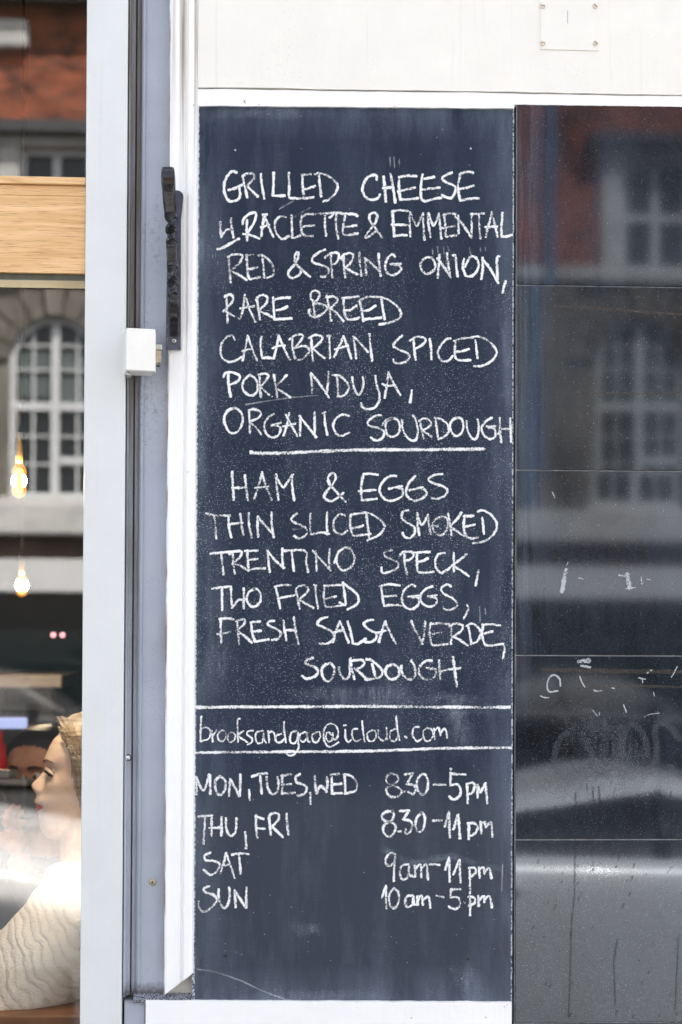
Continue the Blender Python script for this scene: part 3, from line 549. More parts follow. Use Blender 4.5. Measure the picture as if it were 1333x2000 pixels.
col = k.mix(k.math('MULTIPLY', edge, k.mr(k.noise(k.map(c, (60, 60, 12)), 1, 4), .48, .6)), col, (.30, .17, .10))
M_mould = k.done(k.bsdf(col, .4, k.bump(k.math('ADD', k.noise(k.map(c, (180, 180, 7)), 1, 3), k.math('MULTIPLY', lump, 1.5)), .4, .0014)))
tag(obj('timber_moulding', bm, M_mould, smooth=False), 'tall white moulding left of the chalkboard, cut on a slant at its foot', 'moulding')

# plinth panel under the board
q0, q1 = P(285, 1957, -.02), P(1000, 1957, -.02)
bm = bmesh.new()
topl = wavy_line(q0.x, q1.x, P(285, 1953.5, -.02).z, P(1000, 1957, -.02).z, 120, .0009, 40, 9.2)
prism_xz(bm, [(q0.x-.001, ROAD), (q1.x, ROAD)]+topl[::-1], 0, -.0205)
tag(obj('plinth_panel', bm, M_plinth), 'white painted panel under the chalkboard, its top edge chipped', 'panel')

# ------------------------------------------------------------------ grey metal jamb between window and moulding
jp = [(244, .05), (246.2, -.012), (247.5, -.0155), (250, -.0155), (251.5, -.012), (251.7, .000), (259.5, .002), (260, .022), (262.6, .022), (263, .004), (270.5, .0045), (272, -.0035), (275.5, -.006), (278.5, -.004), (281, .0005), (327.5, .003), (328, .05)]
bm = bmesh.new(); rows = []
zb, zt2 = P(280, 1944, 0).z, P(280, -260).z
for j in range(41):
    z = zb+(zt2-zb)*j/40
    rows.append([bm.verts.new((P(px-1, 1200, y).x+.0003*mnoise.noise(Vector((z*6, px, 1))), y, z)) for px, y in jp])
for r0, r1 in zip(rows, rows[1:]):
    for i in range(len(jp)-1): bm.faces.new((r0[i], r0[i+1], r1[i+1], r1[i]))
jl = P(280, 1000)
jamb = thing('door_jamb', 'blue grey metal jamb with sooty grooves between the pale window post and the white moulding', 'door jamb', (jl.x, .02, zb))
obj('jamb_section', bm, M_jamb, jamb)
# its foot: the strip that goes on below the step, and the gritty ledge
f0, f1 = P(244, 1960, -.006), P(285, 1960, -.006)
obj('foot_strip', B(f0.x, f1.x-.0015, -.010, .05, ROAD, zb-.006), M_jamb, jamb)
bm = bmesh.new(); 
lp0, lp1 = P(262, 1946), P(375, 1946)
n = 44; A = []; Bq = []; Cq = []
for i in range(n+1):
    x = lp0.x+(lp1.x-lp0.x)*i/n; nz = mnoise.noise(Vector((x*220, 0, 0)))
    A.append(bm.verts.new((x, -.004+.001*nz, zb+.004+.0022*nz))); Bq.append(bm.verts.new((x, -.0185+.0012*nz, zb-.004+.002*nz))); Cq.append(bm.verts.new((x, -.0185, zb-.0085)))
for i in range(n):
    bm.faces.new((A[i], A[i+1], Bq[i+1], Bq[i])); bm.faces.new((Bq[i], Bq[i+1], Cq[i+1], Cq[i]))
k = NT('grit'); c = k.co(); nn = k.noise(c, 420, 4, .7)
M_grit = k.done(k.bsdf(k.mix(k.mr(nn, .45, .58), (.05, .045, .05), (.33, .36, .42)), .8, k.bump(nn, .8, .002)))
obj('ledge', bm, M_grit, jamb)
# screw head and rivet
def screw(bm, c, r, slot=True):
    c = Vector(c)
    lathe(bm, [(r, .001), (r, -.0004), (r*.9, -.0011), (r*.45, -.0015), (.0001, -.0016)], c, 20, 'Y')
s = P(298, 1723, -.0005); bm = bmesh.new(); screw(bm, s, .0058); sc = obj('screw', bm, M_galv, jamb, True)
bm = bmesh.new()
for ang in (20, 110):
    m = Matrix.Rotation(R(ang), 4, 'Y'); b2 = B(-.0026, .0026, -.0021, -.0009, -.0006, .0006); b2.transform(Matrix.Translation(s) @ m)
    me = bpy.data.meshes.new('t'); b2.to_mesh(me); b2.free(); bm.from_mesh(me); bpy.data.meshes.remove(me)
obj('cross_slot', bm, M_dark, sc)
s = P(250.5, 1480, -.012); bm = bmesh.new(); lathe(bm, [(.0042, .006), (.0042, -.002), (.0030, -.0052), (.0001, -.0062)], s, 16, 'Y')
obj('rivet', bm, plain('bare_rivet', (.62, .62, .6), .35, .3, 300, Metallic=.5), jamb, True)
bm = bmesh.new(); lathe(bm, [(.0058, .004), (.0058, -.0008), (.0044, -.0012), (.0001, -.0013)], s, 16, 'Y'); obj('rivet_hole', bm, M_dark, jamb)

# ------------------------------------------------------------------ shop window: pale post, oak transom, panes
win = thing('shop_window', 'shop window left of the jamb with a pale grey post and an oak crossbar', 'window', (-1.2, .03, .9))
sx0, sx1 = P(163.2, 1000, -.016).x, P(244.6, 1000, -.016).x
wz0, wz1 = .55, P(80, -258).z
bm = B(sx0, sx1, -.016, .075, wz0, wz1, .0022, 3)
post = obj('post', bm, M_stile, win, True)
for p in post.data.polygons: p.use_smooth = False
wx0 = XL+.08
obj('post', B(wx0-.08, wx0, -.016, .075, wz0, wz1, .002), M_stile, win)
t = lambda py: P(80, py, -.004).z
tb = [(347, 361, -.012, 'a'), (361.8, 382, -.004, 'b'), (382.8, 532, -.006, 'c')]
for (ya, yb, yy, _) in tb:
    obj('crossbar' if _ == 'c' else 'crossbar_fillet', B(wx0, sx0-.0005, yy, .09, t(yb), t(ya), .0014, 2), M_oak, win)
M_bead = plain('grey_green_bead', (.085, .095, .08), .6, .15, 60)
obj('glazing_bead', B(wx0, sx0-.0006, .008, .07, t(544.5), t(532.6), .0012), M_bead, win)
obj('head_rail', B(wx0, sx0, -.012, .075, P(80, -40).z, wz1-.001, .002), M_dark, win)
obj('bottom_rail', B(wx0, sx0, -.012, .075, wz0, .80, .002), M_stile, win)
pane_x0, pane_x1 = wx0+.0005, sx0+.012
def pane(z0, z1):
    bm = bmesh.new(); v = [bm.verts.new(p) for p in ((pane_x0, GLASS, z0), (pane_x1, GLASS, z0), (pane_x1, GLASS, z1), (pane_x0, GLASS, z1))]
    bm.faces.new(v); return bm
o = obj('upper_pane', pane(t(347)-.004, P(80, -40).z+.01), M_glass, win)
o = obj('lower_pane', pane(.79, t(540)+.001), M_glass, win)

# ------------------------------------------------------------------ white lock box on the post
bl, br, bt_, bb = 247, 304, 640, 724
c0, c1 = P(bl, bt_, -.07), P(br, bb, -.07)
lock = thing('lock_box', 'small white box lock with a metal latch beside the iron pull handle', 'lock box', (c0.x, -.015, c1.z))
rotz = Matrix.Translation((c0.x, -.07, 0)) @ Matrix.Rotation(R(9), 4, 'Z') @ Matrix.Translation((-c0.x, .07, 0))
M_box = plain('cream_plastic', (.80, .79, .74), .35, .03, 40, bump=.05)
def robj(name, bm, mat, parent, mtx=rotz):
    bm.transform(mtx); return obj(name, bm, mat, parent)
body = robj('case', B(c0.x, c1.x, -.07, -.016, c1.z, c0.z, .0022, 3), M_box, lock)
z_ = lambda py: P(300, py, -.06).z
robj('latch', B(c1.x-.001, c1.x+.011, -.055, -.036, z_(706), z_(672), .001), M_galv, lock)
robj('latch_guide', B(c1.x-.001, c1.x+.012, -.0595, -.032, z_(681), z_(670.5), .001), M_metal, lock)
robj('strike_plate', B(c1.x-.0008, c1.x+.0012, -.066, -.022, z_(728), z_(650), .0005), plain('white_plate', (.7, .7, .68), .4), lock)
bm = bmesh.new(); q = P(252, 733, -.04); cyl(bm, (q.x, -.055, q.z), (q.x, -.016, q.z), .0042, n=14)
obj('pin', bm, M_metal, lock, True)
bm = bmesh.new(); q = P(311, 716, -.04); cyl(bm, (q.x-.006, -.046, q.z), (q.x+.0015, -.046, q.z), .0016, n=10); obj('screw', bm, M_dark, lock)

# ------------------------------------------------------------------ twisted iron pull handle on its dark back plate
hb = P(345, 685, -.024)
hand = thing('pull_handle', 'black wrought iron pull handle with a twisted bar on a dark back plate', 'door handle', (hb.x, -.02, hb.z))
pl, pr = P(324.5, 600, -.026).x, P(354, 600, -.026).x
zt_, zb_ = P(345, 372, -.026).z, P(345, 683, -.026).z
bm = bmesh.new(); pts = []
sh = P(348, 400, -.026).x-P(342, 600, -.026).x
for i in range(13):
    a_ = math.pi*i/12; pts.append(((pl+pr)/2+.0038+math.cos(a_)*(pr-pl)/2*.92, zt_-.010+math.sin(a_)*.010))
lowp = []
for i in range(13):
    f = i/12; lowp.append((pl+(pr-pl)*f, zb_+.0015*mnoise.noise(Vector((f*9, 2, 0)))))
prism_xz(bm, pts+[(pl+.002, zt_-.03)]+lowp[:]+[(pr-.001, zt_-.05)], -.0195, -.0275)
obj('back_plate', bm, M_plate, hand)
s = P(340.5, 666, -.029); bm = bmesh.new(); screw(bm, s, .0036); sc = obj('screw', bm, M_metal, hand, True)
bm = bmesh.new(); lathe(bm, [(.0015, .001), (.0015, -.0022), (.0001, -.0022)], s, 10, 'Y'); obj('screw_hole', bm, M_dark, sc)
# bar: rectangular section swept along a path that hooks forward at the top
def catmull(pts, n):
    out = []; m = len(pts)
    for i in range(m-1):
        p0, p1, p2, p3 = pts[max(0, i-1)], pts[i], pts[i+1], pts[min(m-1, i+2)]
        for j in range(n):
            t_ = j/n; t2, t3 = t_*t_, t_*t_*t_
            out.append(tuple(.5*(2*b+(c-a)*t_+(2*a-5*b+4*c-d)*t2+(3*b-3*c+d-a)*t3) for a, b, c, d in zip(p0, p1, p2, p3)))
    out.append(tuple(pts[-1])); return out
W = lambda px, py, y: tuple(P(px, py, y))
path = [W(341.5, 655, -.028), W(341, 635, -.034), W(340.5, 610, -.041), W(339, 570, -.045), W(337.5, 530, -.047), W(336, 490, -.049), W(335, 455, -.052), W(333.5, 420, -.057), W(331, 385, -.066), W(330, 355, -.074), W(329, 337, -.079), W(328.6, 330, -.0875), W(328.6, 338, -.096), W(328.6, 356, -.098), W(328.4, 374, -.0955)]
half = [(.0075, .004), (.008, .005), (.0084, .0050), (.0086, .0048), (.0086, .0044), (.0088, .0044), (.0090, .0044), (.0096, .0046), (.0105, .0044), (.0108, .0042), (.0104, .0038), (.0090, .0036), (.0106, .0036), (.0108, .0034), (.0082, .003)]
data = catmull([p+h for p, h in zip(path, half)], 16)
def twist(z):
    def ss(a, b): 
        u = min(1, max(0, (z-a)/(b-a))); return u*u*(3-2*u)
    zz = lambda py: P(337, py, -.05).z
    return 2*math.pi*ss(zz(592), zz(508))+2*math.pi*ss(zz(485), zz(415))
bm = bmesh.new(); rows = []
for i, d in enumerate(data):
    p = Vector(d[:3]); nx = Vector(data[min(i+1, len(data)-1)][:3])-Vector(data[max(i-1, 0)][:3]); T = nx.normalized()
    side = Vector((1, 0, 0)); side = (side-T*side.dot(T)).normalized(); nor = T.cross(side)
    a_ = twist(p.z) if i < 16*9 else 0
    if i < 16*9:
        ca, sa = math.cos(a_), math.sin(a_); side, nor = side*ca+nor*sa, nor*ca-side*sa
    hw, hh = d[3], d[4]; q = .72
    rows.append([bm.verts.new(p+side*hw*sx+nor*hh*sy) for sx, sy in ((q, 1), (1, q), (1, -q), (q, -1), (-q, -1), (-1, -q), (-1, q), (-q, 1))])
for r0, r1 in zip(rows, rows[1:]):
    for i in range(8): bm.faces.new((r0[i], r0[(i+1) % 8], r1[(i+1) % 8], r1[i]))
bm.faces.new(rows[0][::-1]); bm.faces.new(rows[-1])
o = obj('twisted_bar', bm, M_iron, hand)

# ------------------------------------------------------------------ blanking plate high on the fascia
p0, p1 = P(1056, 96, -.025), P(1171, -2, -.025)
bp = thing('blanking_plate', 'square painted over plate with four screws on the cream fascia, top right', 'cover plate', ((p0.x+p1.x)/2, -.022, p0.z))
obj('plate', B(p0.x, p1.x, -.0242, -.021, p0.z, p1.z, .0010, 2), M_cream, bp)
for (px, py) in ((1060, 11.5), (1163, 11.5), (1060.5, 84), (1164, 84)):
    s = P(px, py, -.0255); bm = bmesh.new()
    lathe(bm, [(.0046, .002), (.0046, -.0005), (.0038, -.0022), (.0001, -.0027)], s, 18, 'Y')
    so = obj('screw', bm, plain('brassy_screw', (.72, .63, .52), .4, .25, 250), bp, True)
    bm = B(s.x-.0036, s.x+.0036, s.y-.0032, s.y-.002, s.z-.0004, s.z+.0004); bm.transform(Matrix.Translation(s) @ Matrix.Rotation(R(px % 70), 4, 'Y') @ Matrix.Translation(-s)); obj('slot', bm, M_grime, so)
q = P(1109, 33, -.0243); obj('scored_mark', B(q.x-.0006, q.x+.0006, -.0247, -.0242, q.z-.011, q.z+.011), plain('pencil_grey', (.42, .41, .42), .7), bp)

# ------------------------------------------------------------------ the chalkboard
board = thing('chalkboard', 'tall dark slate chalkboard with a handwritten menu and opening hours in white chalk', 'chalkboard', ((_bl+_br)/2, BY, _bb))
def edge(pa, pb, n, amp, seed):
    out = []
    for i in range(n):
        t_ = i/n; px = pa[0]+(pb[0]-pa[0])*t_; py = pa[1]+(pb[1]-pa[1])*t_
        q = P(px, py, BY); d_ = amp*(mnoise.noise(Vector((px*.09, py*.09, seed)))+.7*mnoise.noise(Vector((px*.3, py*.3, seed+3))))
        nx, nz = (0, 1) if abs(pb[0]-pa[0]) > abs(pb[1]-pa[1]) else (1, 0)
        out.append((q.x+nx*d_, q.z+nz*d_))
    return out
crn = [(375.5, 1952.5), (1000.5, 1955.5), (1004.5, 212), (384.5, 206.5)]
pts = []
for i in range(4): pts += edge(crn[i], crn[(i+1) % 4], 160 if i % 2 else 90, .0007, i*3.3)
bm = bmesh.new(); prism_xz(bm, pts, BY, -.001)
obj('panel', bm, M_board, board)
layer = [0]
def ribbon(bm, uvl, pts, width, y, seed, jit=.16, n=9, smooth=True):
    """a chalk stroke: pts are photo pixels measured on the board face"""
    dense = catmull(pts, n) if smooth and len(pts) > 2 else [tuple(a+(b-a)*j/n for a, b in zip(pts[0], pts[1])) for j in range(n+1)] if len(pts) == 2 else catmull(pts, n)
    L = [Vector((P(x, z, BY).x, P(x, z, BY).z)) for x, z in dense]
    cl = [L[0]]
    for q in L[1:]:
        if (q-cl[-1]).length > .0009: cl.append(q)
    if len(cl) < 2: cl = [L[0], L[-1]+Vector((.001, 0))]
    d0 = (cl[0]-cl[1]).normalized(); d1 = (cl[-1]-cl[-2]).normalized()
    cl = [cl[0]+d0*width*.30]+cl+[cl[-1]+d1*width*.30]
    cum = 0; prev = None; tot = sum((b_-a_).length for a_, b_ in zip(cl, cl[1:]))
    for i, q in enumerate(cl):
        tg = (cl[min(i+1, len(cl)-1)]-cl[max(i-1, 0)]); tg = tg.normalized() if tg.length > 0 else Vector((1, 0)); nn = Vector((-tg.y, tg.x))
        if i: cum += (q-cl[i-1]).length
        hw = width/2*(1+jit*2.2*mnoise.noise(Vector((cum*130, seed*7.1, 0)))+jit*mnoise.noise(Vector((cum*600, seed*3.3, 2))))
        if i in (0, len(cl)-1): hw *= .72
        off = nn*(width*.10*mnoise.noise(Vector((cum*300, seed*1.7, 9))))
        a_ = bm.verts.new((q.x+off.x-nn.x*hw, y, q.y+off.y-nn.y*hw)); c_ = bm.verts.new((q.x+off.x, y, q.y+off.y)); b_ = bm.verts.new((q.x+off.x+nn.x*hw, y, q.y+off.y+nn.y*hw))
        if prev:
            for (u0, u1, w0, w1, v0, v1) in ((prev[0], prev[1], a_, c_, 0, .5), (prev[1], prev[2], c_, b_, .5, 1)):
                try: f = bm.faces.new((u0, w0, w1, u1))
                except ValueError: continue
                for lp, uv in zip(f.loops, ((prev[3], v0), (cum/tot, v0), (cum/tot, v1), (prev[3], v1))): lp[uvl].uv = uv
        prev = (a_, c_, b_, cum/tot)
seed = 0
for words, ox, oy, wd, strokes in CHALK:
    bm = bmesh.new(); uvl = bm.loops.layers.uv.new('UVMap')
    for st in strokes.replace('\n', ';').replace('/', ';').split(';'):
        v = [float(x) for x in st.split()]
        if len(v) < 4: continue
        pts = [(ox+v[i]/4.4433, oy+v[i+1]/4.4433) for i in range(0, len(v)-1, 2)]
        seed += 1; layer[0] = (layer[0]+1) % 14
        ribbon(bm, uvl, pts, wd/4.4433*S*1.10, BY-.0011-layer[0]*.00003, seed)
    o = obj('chalk_rule' if ('rule' in words or words == 'underline') else 'chalk_writing', bm, M_chalk, board, recalc=False)
    o['label'] = ('chalk %s' % words) if 'rule' in words else ('chalk underline below the first sandwich' if words == 'underline' else 'chalk words %s' % words)
for nm, lst, mat, yy in (('chalk_smear', SMEARS, M_smear, -.0006), ('chalk_scratch', THIN, M_faint, -.0008)):
    bm = bmesh.new(); uvl = bm.loops.layers.uv.new('UVMap')
    for i, (wd, st) in enumerate(lst):
        v = [float(x) for x in st.split()]
        ribbon(bm, uvl, [(v[j], v[j+1]) for j in range(0, len(v), 2)], wd*S, BY+yy+.0002-.00001*i, i+90, .3 if nm == 'chalk_smear' else .1)
    obj(nm, bm, mat, board, recalc=False)
# two countersunk fixings low on the board and the small holes near its top
for (px, py) in ((441, 1867), (915, 1873), (460, 293), (920, 290)):
    q = P(px, py, BY-.0004); bm = bmesh.new(); r_ = .0028 if py > 1000 else .0016
    lathe(bm, [(r_, .0003), (r_*.9, -.0006), (.0001, -.0007)], q, 14, 'Y')
    obj('fixing', bm, M_dark if py > 1000 else M_chalk_dot if False else (plain('fixing_paint', (.02, .022, .03), .4) if py > 1000 else plain('filler_dot', (.5, .52, .55), .8)), board)

# ------------------------------------------------------------------ polished black tiles
TY = -.018
tw = thing('tiled_wall', 'polished black tiled wall right of the chalkboard, smeared and spattered', 'tiled wall', (P(1170, 1000).x, TY, ROAD))
xl = P(1008.5, 1000, TY).x
rows_px = [204.5, 559, 919.5, 1280.7, 1640.3, 1998]
zs = [P(1170, y, TY).z for y in rows_px]
zs[0] = P(1100, 204, TY).z
while zs[-1] > ROAD+.2: zs.append(zs[-1]-.3055)
J = .0009
TWD = .612
rnd = random.Random(12)
tilts = [(-.05, -.25), (.10, .05), (-.08, .12), (.05, -.06), (-.06, .08)]
for ci in range(2):
    for ri in range(len(zs)-1):
        z1, z0 = zs[ri], zs[ri+1]; x0 = xl+ci*(TWD+.002); x1 = min(x0+TWD, XR)
        cx, cz = (x0+x1)/2, (z0+z1)/2
        hz0, hz1 = z0+J-cz, z1-J-cz
        if ri == 0: hz1 = z1-cz
        bm = B(x0-cx, x1-cx, 0, .011, hz0, hz1, .0009, 2)
        o = obj('tile', bm, M_tile, tw); o.location = (cx, TY, cz)
        a_, b_ = tilts[ri % 5] if ci == 0 else (rnd.uniform(-.1, .1), rnd.uniform(-.1, .1))
        o.rotation_euler = (R(a_), 0, R(b_))
obj('grout', B(xl-.0003, XR, TY+.0035, -.0005, ROAD, zs[0]-.002), M_grout, tw)
obj('gap_shade_strip', B(P(1003, 1000, -.012).x-.002, xl-.0004, -.006, -.0006, ROAD, zs[0]-.002), M_dark, tw)  # black strip standing in for the shade in the gap beside the board
# marks on the tiles: dashes of old chalk, wiped loops, drips and mud splashes
def tile_marks(name, lst, mat, yoff, jit=.15):
    bm = bmesh.new(); uvl = bm.loops.layers.uv.new('UVMap')
    for i, (wd, st) in enumerate(lst):
        v = [float(x) for x in st.split()]
        ribbon(bm, uvl, [(v[j], v[j+1]) for j in range(0, len(v), 2)], wd*S, TY-.0016+yoff-.00001*i, i+300, jit)
    return obj(name, bm, mat, tw, recalc=False)
Z = lambda s: ' '.join('%.1f' % ((1003 if i % 2 == 0 else 1270)+float(x)/4.039) for i, x in enumerate(s.split()))
tile_marks('chalk_mark', [(4.5, Z("345 320 280 325 262 275 280 215 320 195 360 225 368 285")), (3, Z("520 205 535 250 560 290")), (3.5, Z("630 315 660 322 690 318")), (3, Z("210 360 240 372 275 375")), (3, Z("985 215 1010 225 1040 228")), (4, Z("1050 180 1060 172")), (5, Z("1078 160 1088 158")), (2.5, Z("1010 225 1015 260")), (3, Z("1285 130 1260 180 1240 215")), (3, Z("610 460 640 495 655 515")), (2.5, Z("675 490 672 510")), (3, Z("862 430 880 470 886 490")), (2.5, Z("1025 525 1070 505 1145 495")), (2.5, Z("1100 330 1108 365")), (3, Z("770 295 795 300")), (10, "1097 1156 1104 1113"), (2.5, "1106 1104 1109 1098"), (4, "1130 1129 1138 1131"), (5, "1208 1124 1222 1126"), (12, "1224 1122 1228 1148"), (3, "1220 1150 1240 1148"), (6, "1251 1128 1252 1140"), (3, "1262 1131 1270 1133"), (3, "1078 962 1083 972"), (12, "1130 1292 1150 1290"), (6, "1134 1300 1152 1303")], M_thin, 0)
tile_marks('wiped_loop', [(13, Z("430 650 370 690 330 780 320 900 350 960")), (13, Z("560 700 620 830 650 950 700 975 790 890 850 780 880 640 920 580 990 620 1040 720 1050 830")), (14, Z("840 600 850 780 920 890 1000 940 1080 920 1130 800 1110 650 1150 570 1230 600 1300 700")), (14, Z("1230 910 1290 970 1340 1000"))], M_film, .0003)
tile_marks('cleaning_haze', [(90, Z("350 980 500 1010 640 1020")), (110, Z("400 620 560 610 760 620")), (130, Z("600 760 800 770 1000 750")), (90, Z("780 980 950 960 1150 985"))], M_film2, .0006)
tile_marks('drip', [(4, "1157 1537 1160 1570 1165 1612"), (5, "1169 1536 1173 1580 1181 1635"), (3.5, "1146 1534 1147 1548"), (4, "1124 1545 1123 1620 1121 1750 1116 1800 1113 1900 1110 1985"), (4, "1205 1835 1199 1880 1201 1960"), (3.5, "1325 1825 1322 1880 1318 1970"), (3, "1202 1538 1199 1548"), (4, "1310 1545 1308 1560")], M_drip, 0)
bm = bmesh.new(); uvl = bm.loops.layers.uv.new('UVMap'); rr = random.Random(5)
for i in range(90):
    x, y = rr.uniform(1025, 1335), rr.uniform(1560, 1990) if i > 22 else rr.uniform(1690, 1790)
    L_ = rr.uniform(3, 11)*rr.uniform(.4, 1); ribbon(bm, uvl, [(x, y), (x-L_*.45, y+L_)], rr.uniform(1.5, 4.0)*S, TY-.00125-.000003*i, 500+i, .3, 5)
o = obj('mud_splash', bm, M_drip, tw, recalc=False)
tile_marks('mud_line', [(6, "1082 599 1160 603 1240 609 1335 616"), (4.5, "1125 767 1200 768 1270 770 1335 767"), (5, "1130 1345 1190 1340 1260 1340 1335 1342"), (9, "1060 1308 1160 1310 1335 1312")], film_mat('brown_residue', (.12, .095, .075), .38), .0003)
bm = B(0, 0, 0, 0, 0, 0) if False else None
# ------------------------------------------------------------------ street: pavements, road
def sheet(name, x0, x1, y0, y1, z, mat):
    bm = bmesh.new(); bm.faces.new([bm.verts.new(p) for p in ((x0, y0, z), (x1, y0, z), (x1, y1, z), (x0, y1, z))])
    return tag(obj(name, bm, mat), kind='structure')
k = NT('asphalt'); c = k.co(); M_asph = k.done(k.bsdf(k.mix(k.mr(k.noise(c, 60, 5, .7), .3, .7), (.03, .03, .032), (.055, .054, .052)), .85))
k = NT('paving'); c = k.co(); br = k.n('ShaderNodeTexBrick', {'Vector': c, 'Scale': 1.0, 'Mortar Size': .008, 'Brick Width': .9, 'Row Height': .6, 'Color1': (.24, .235, .225, 1), 'Color2': (.19, .185, .18, 1), 'Mortar': (.10, .1, .09, 1)})
M_pave = k.done(k.bsdf(k.mix(k.noise(c, 6, 5), br.outputs[0], (.17, .165, .16)), .85))
sheet('ground', -300, 300, -300, 300, -.13, M_asph)
FY = -22.15
sheet('road', -60, 60, FY+3.0, -3.15, ROAD-.002, M_asph)
M_kerb = plain('kerb_stone', (.36, .35, .33), .8, .2, 20)
def slab(name, y0, y1): tag(obj(name, B(-60, 60, y0, y1, -.4, 0.0), M_pave), kind='structure')
slab('pavement', -2.99, -.0205); slab('pavement', FY, FY+2.85)
tag(obj('kerb', B(-60, 60, -3.15, -2.99, -.4, .003, .01), M_kerb), kind='structure'); tag(obj('kerb', B(-60, 60, FY+2.85, FY+3.0, -.4, .003, .01), M_kerb), kind='structure')
tag(obj('shop_floor', B(XL, XR-.25, .31, 5.74, -.12, .22), plain('dark_floorboards', (.07, .045, .03), .5, .3, 8)), kind='structure')

# ------------------------------------------------------------------ the terrace across the street (seen mirrored in glass and tiles)
k = NT('red_brick'); c = k.co(); X, Y, Z_ = k.xyz(c); v = k.n('ShaderNodeCombineXYZ', {0: X, 1: Z_}).outputs[0]
br = k.n('ShaderNodeTexBrick', {'Vector': v, 'Scale': 1.0, 'Mortar Size': .012, 'Brick Width': .225, 'Row Height': .075, 'Color1': (.50, .098, .026, 1), 'Color2': (.24, .05, .02, 1), 'Mortar': (.19, .12, .085, 1)})
blot = k.noise(c, 1.3, 5, .65)
M_brick = k.done(k.bsdf(k.mix(k.mr(k.math('ADD', k.math('MULTIPLY', blot, .5), k.math('MULTIPLY', k.noise(k.map(c, (3, 3, 6)), 1, 4, .7), .5)), .44, .60), br.outputs[0], (.05, .02, .016)), .85))
k = NT('weathered_stone'); c = k.co(); nn = k.noise(k.map(c, (1.2, 1.2, .8)), 1, 6, .65)
M_stone = k.done(k.bsdf(k.mix(k.mr(nn, .35, .66), (.078, .068, .057), (.24, .22, .19)), .85))
M_trim = plain('white_stone_trim', (.50, .49, .47), .7, .2, 3)
M_sash = plain('white_sash_paint', (.58, .59, .60), .5, .05, 5)
M_fascia2 = plain('shop_fascia_white', (.60, .60, .60), .5, .06, 2)
M_slate = plain('roof_slate', (.05, .052, .058), .6, .3, 6)
k = NT('dark_window_glass'); M_wglass = k.done(k.bsdf((.012, .018, .020), .04, IOR=1.5))
k = NT('net_blind'); M_blind = k.done(k.bsdf((.10, .125, .125), .8))
terr = thing('terrace_building', 'long red brick terrace with arched stone windows across the street', 'building', (0, FY-3, 0))
h = lambda py: PR(105, py, FY).z
z_fb, z_ft, z_c0, z_c1, z_sill, z_ap, z_br = h(1157), h(1093), h(1046), h(985), h(975), h(617), h(555)+.25
z_s2, z_t2, z_eave = PR(1283, 536, FY).z, h(288), h(14)
xs0 = PR(107, 800, FY).x; xs1 = PR(1252, 850, FY).x; dxs = (xs1-xs0)/2
XA, XB = xs0-dxs*2.5, xs0+dxs*4.5
hw = abs(PR(195, 800, FY).x-PR(17, 800, FY).x)/2
# wall made of strips round the openings
def wall_strip(z0, z1, mat, name, openings=(), arch=False):
    bm = bmesh.new(); x = XA
    for (a_, b_) in openings:
        box(bm, x, a_, FY-.5, FY, z0, z1); x = b_
    box(bm, x, XB, FY-.5, FY, z0, z1)
    return obj(name, bm, mat, terr)
wx = [xs0+dxs*i for i in range(-2, 5)]
zsp = z_ap-hw                         # springing of the arches
op1 = [(x-hw, x+hw) for x in wx]; hw2 = hw*.80; op2 = [(x-hw2, x+hw2) for x in wx]
wall_strip(z_c1, zsp, M_stone, 'first_floor_wall', op1)
bm = bmesh.new()
for i, x in enumerate(wx):           # arched heads
    n = 20; arc = [(x+hw*math.cos(math.pi*j/n), zsp+hw*math.sin(math.pi*j/n)) for j in range(n+1)]
    for (p, q) in zip(arc, arc[1:]):
        a4 = [(p[0], p[1]), (p[0], z_br), (q[0], z_br), (q[0], q[1])]
        prism_xz(bm, a4, FY, FY-.5)
    xa = XA if i == 0 else (wx[i-1]+hw); box(bm, xa, x-hw, FY-.5, FY, zsp, z_br)
box(bm, wx[-1]+hw, XB, FY-.5, FY, zsp, z_br)
obj('arch_wall', bm, M_stone, terr)
wall_strip(z_br, z_s2, M_brick, 'brick_band'); wall_strip(z_s2, z_t2, M_brick, 'second_floor_wall', op2); wall_strip(z_t2, z_eave+.3, M_brick, 'brick_parapet')
obj('string_course', B(XA, XB, FY-.1, FY+.12, z_br-.06, z_br+.12), M_trim, terr)
obj('cornice', B(XA, XB, FY-.1, FY+.35, z_c0, z_c1, .04), M_trim, terr)
obj('frieze', B(XA, XB, FY-.1, FY+.05, z_ft, z_c0), plain('frieze_brown', (.075, .05, .038), .8, .4, 1.5), terr)
obj('shop_fascia', B(XA, XB, FY-.1, FY+.16, z_fb, z_ft, .02), M_fascia2, terr)
obj('gutter', B(XA, XB, FY-.2, FY+.55, z_eave, z_eave+.42, .03), M_dark, terr)
bm = bmesh.new(); box(bm, XA, XB, FY-7, FY-.2, z_eave+.3, z_eave+.5); obj('roof', bm, M_slate, terr)
obj('rear_wall', B(XA, XB, FY-7, FY-.5, ROAD, z_eave+.3), M_dark, terr)
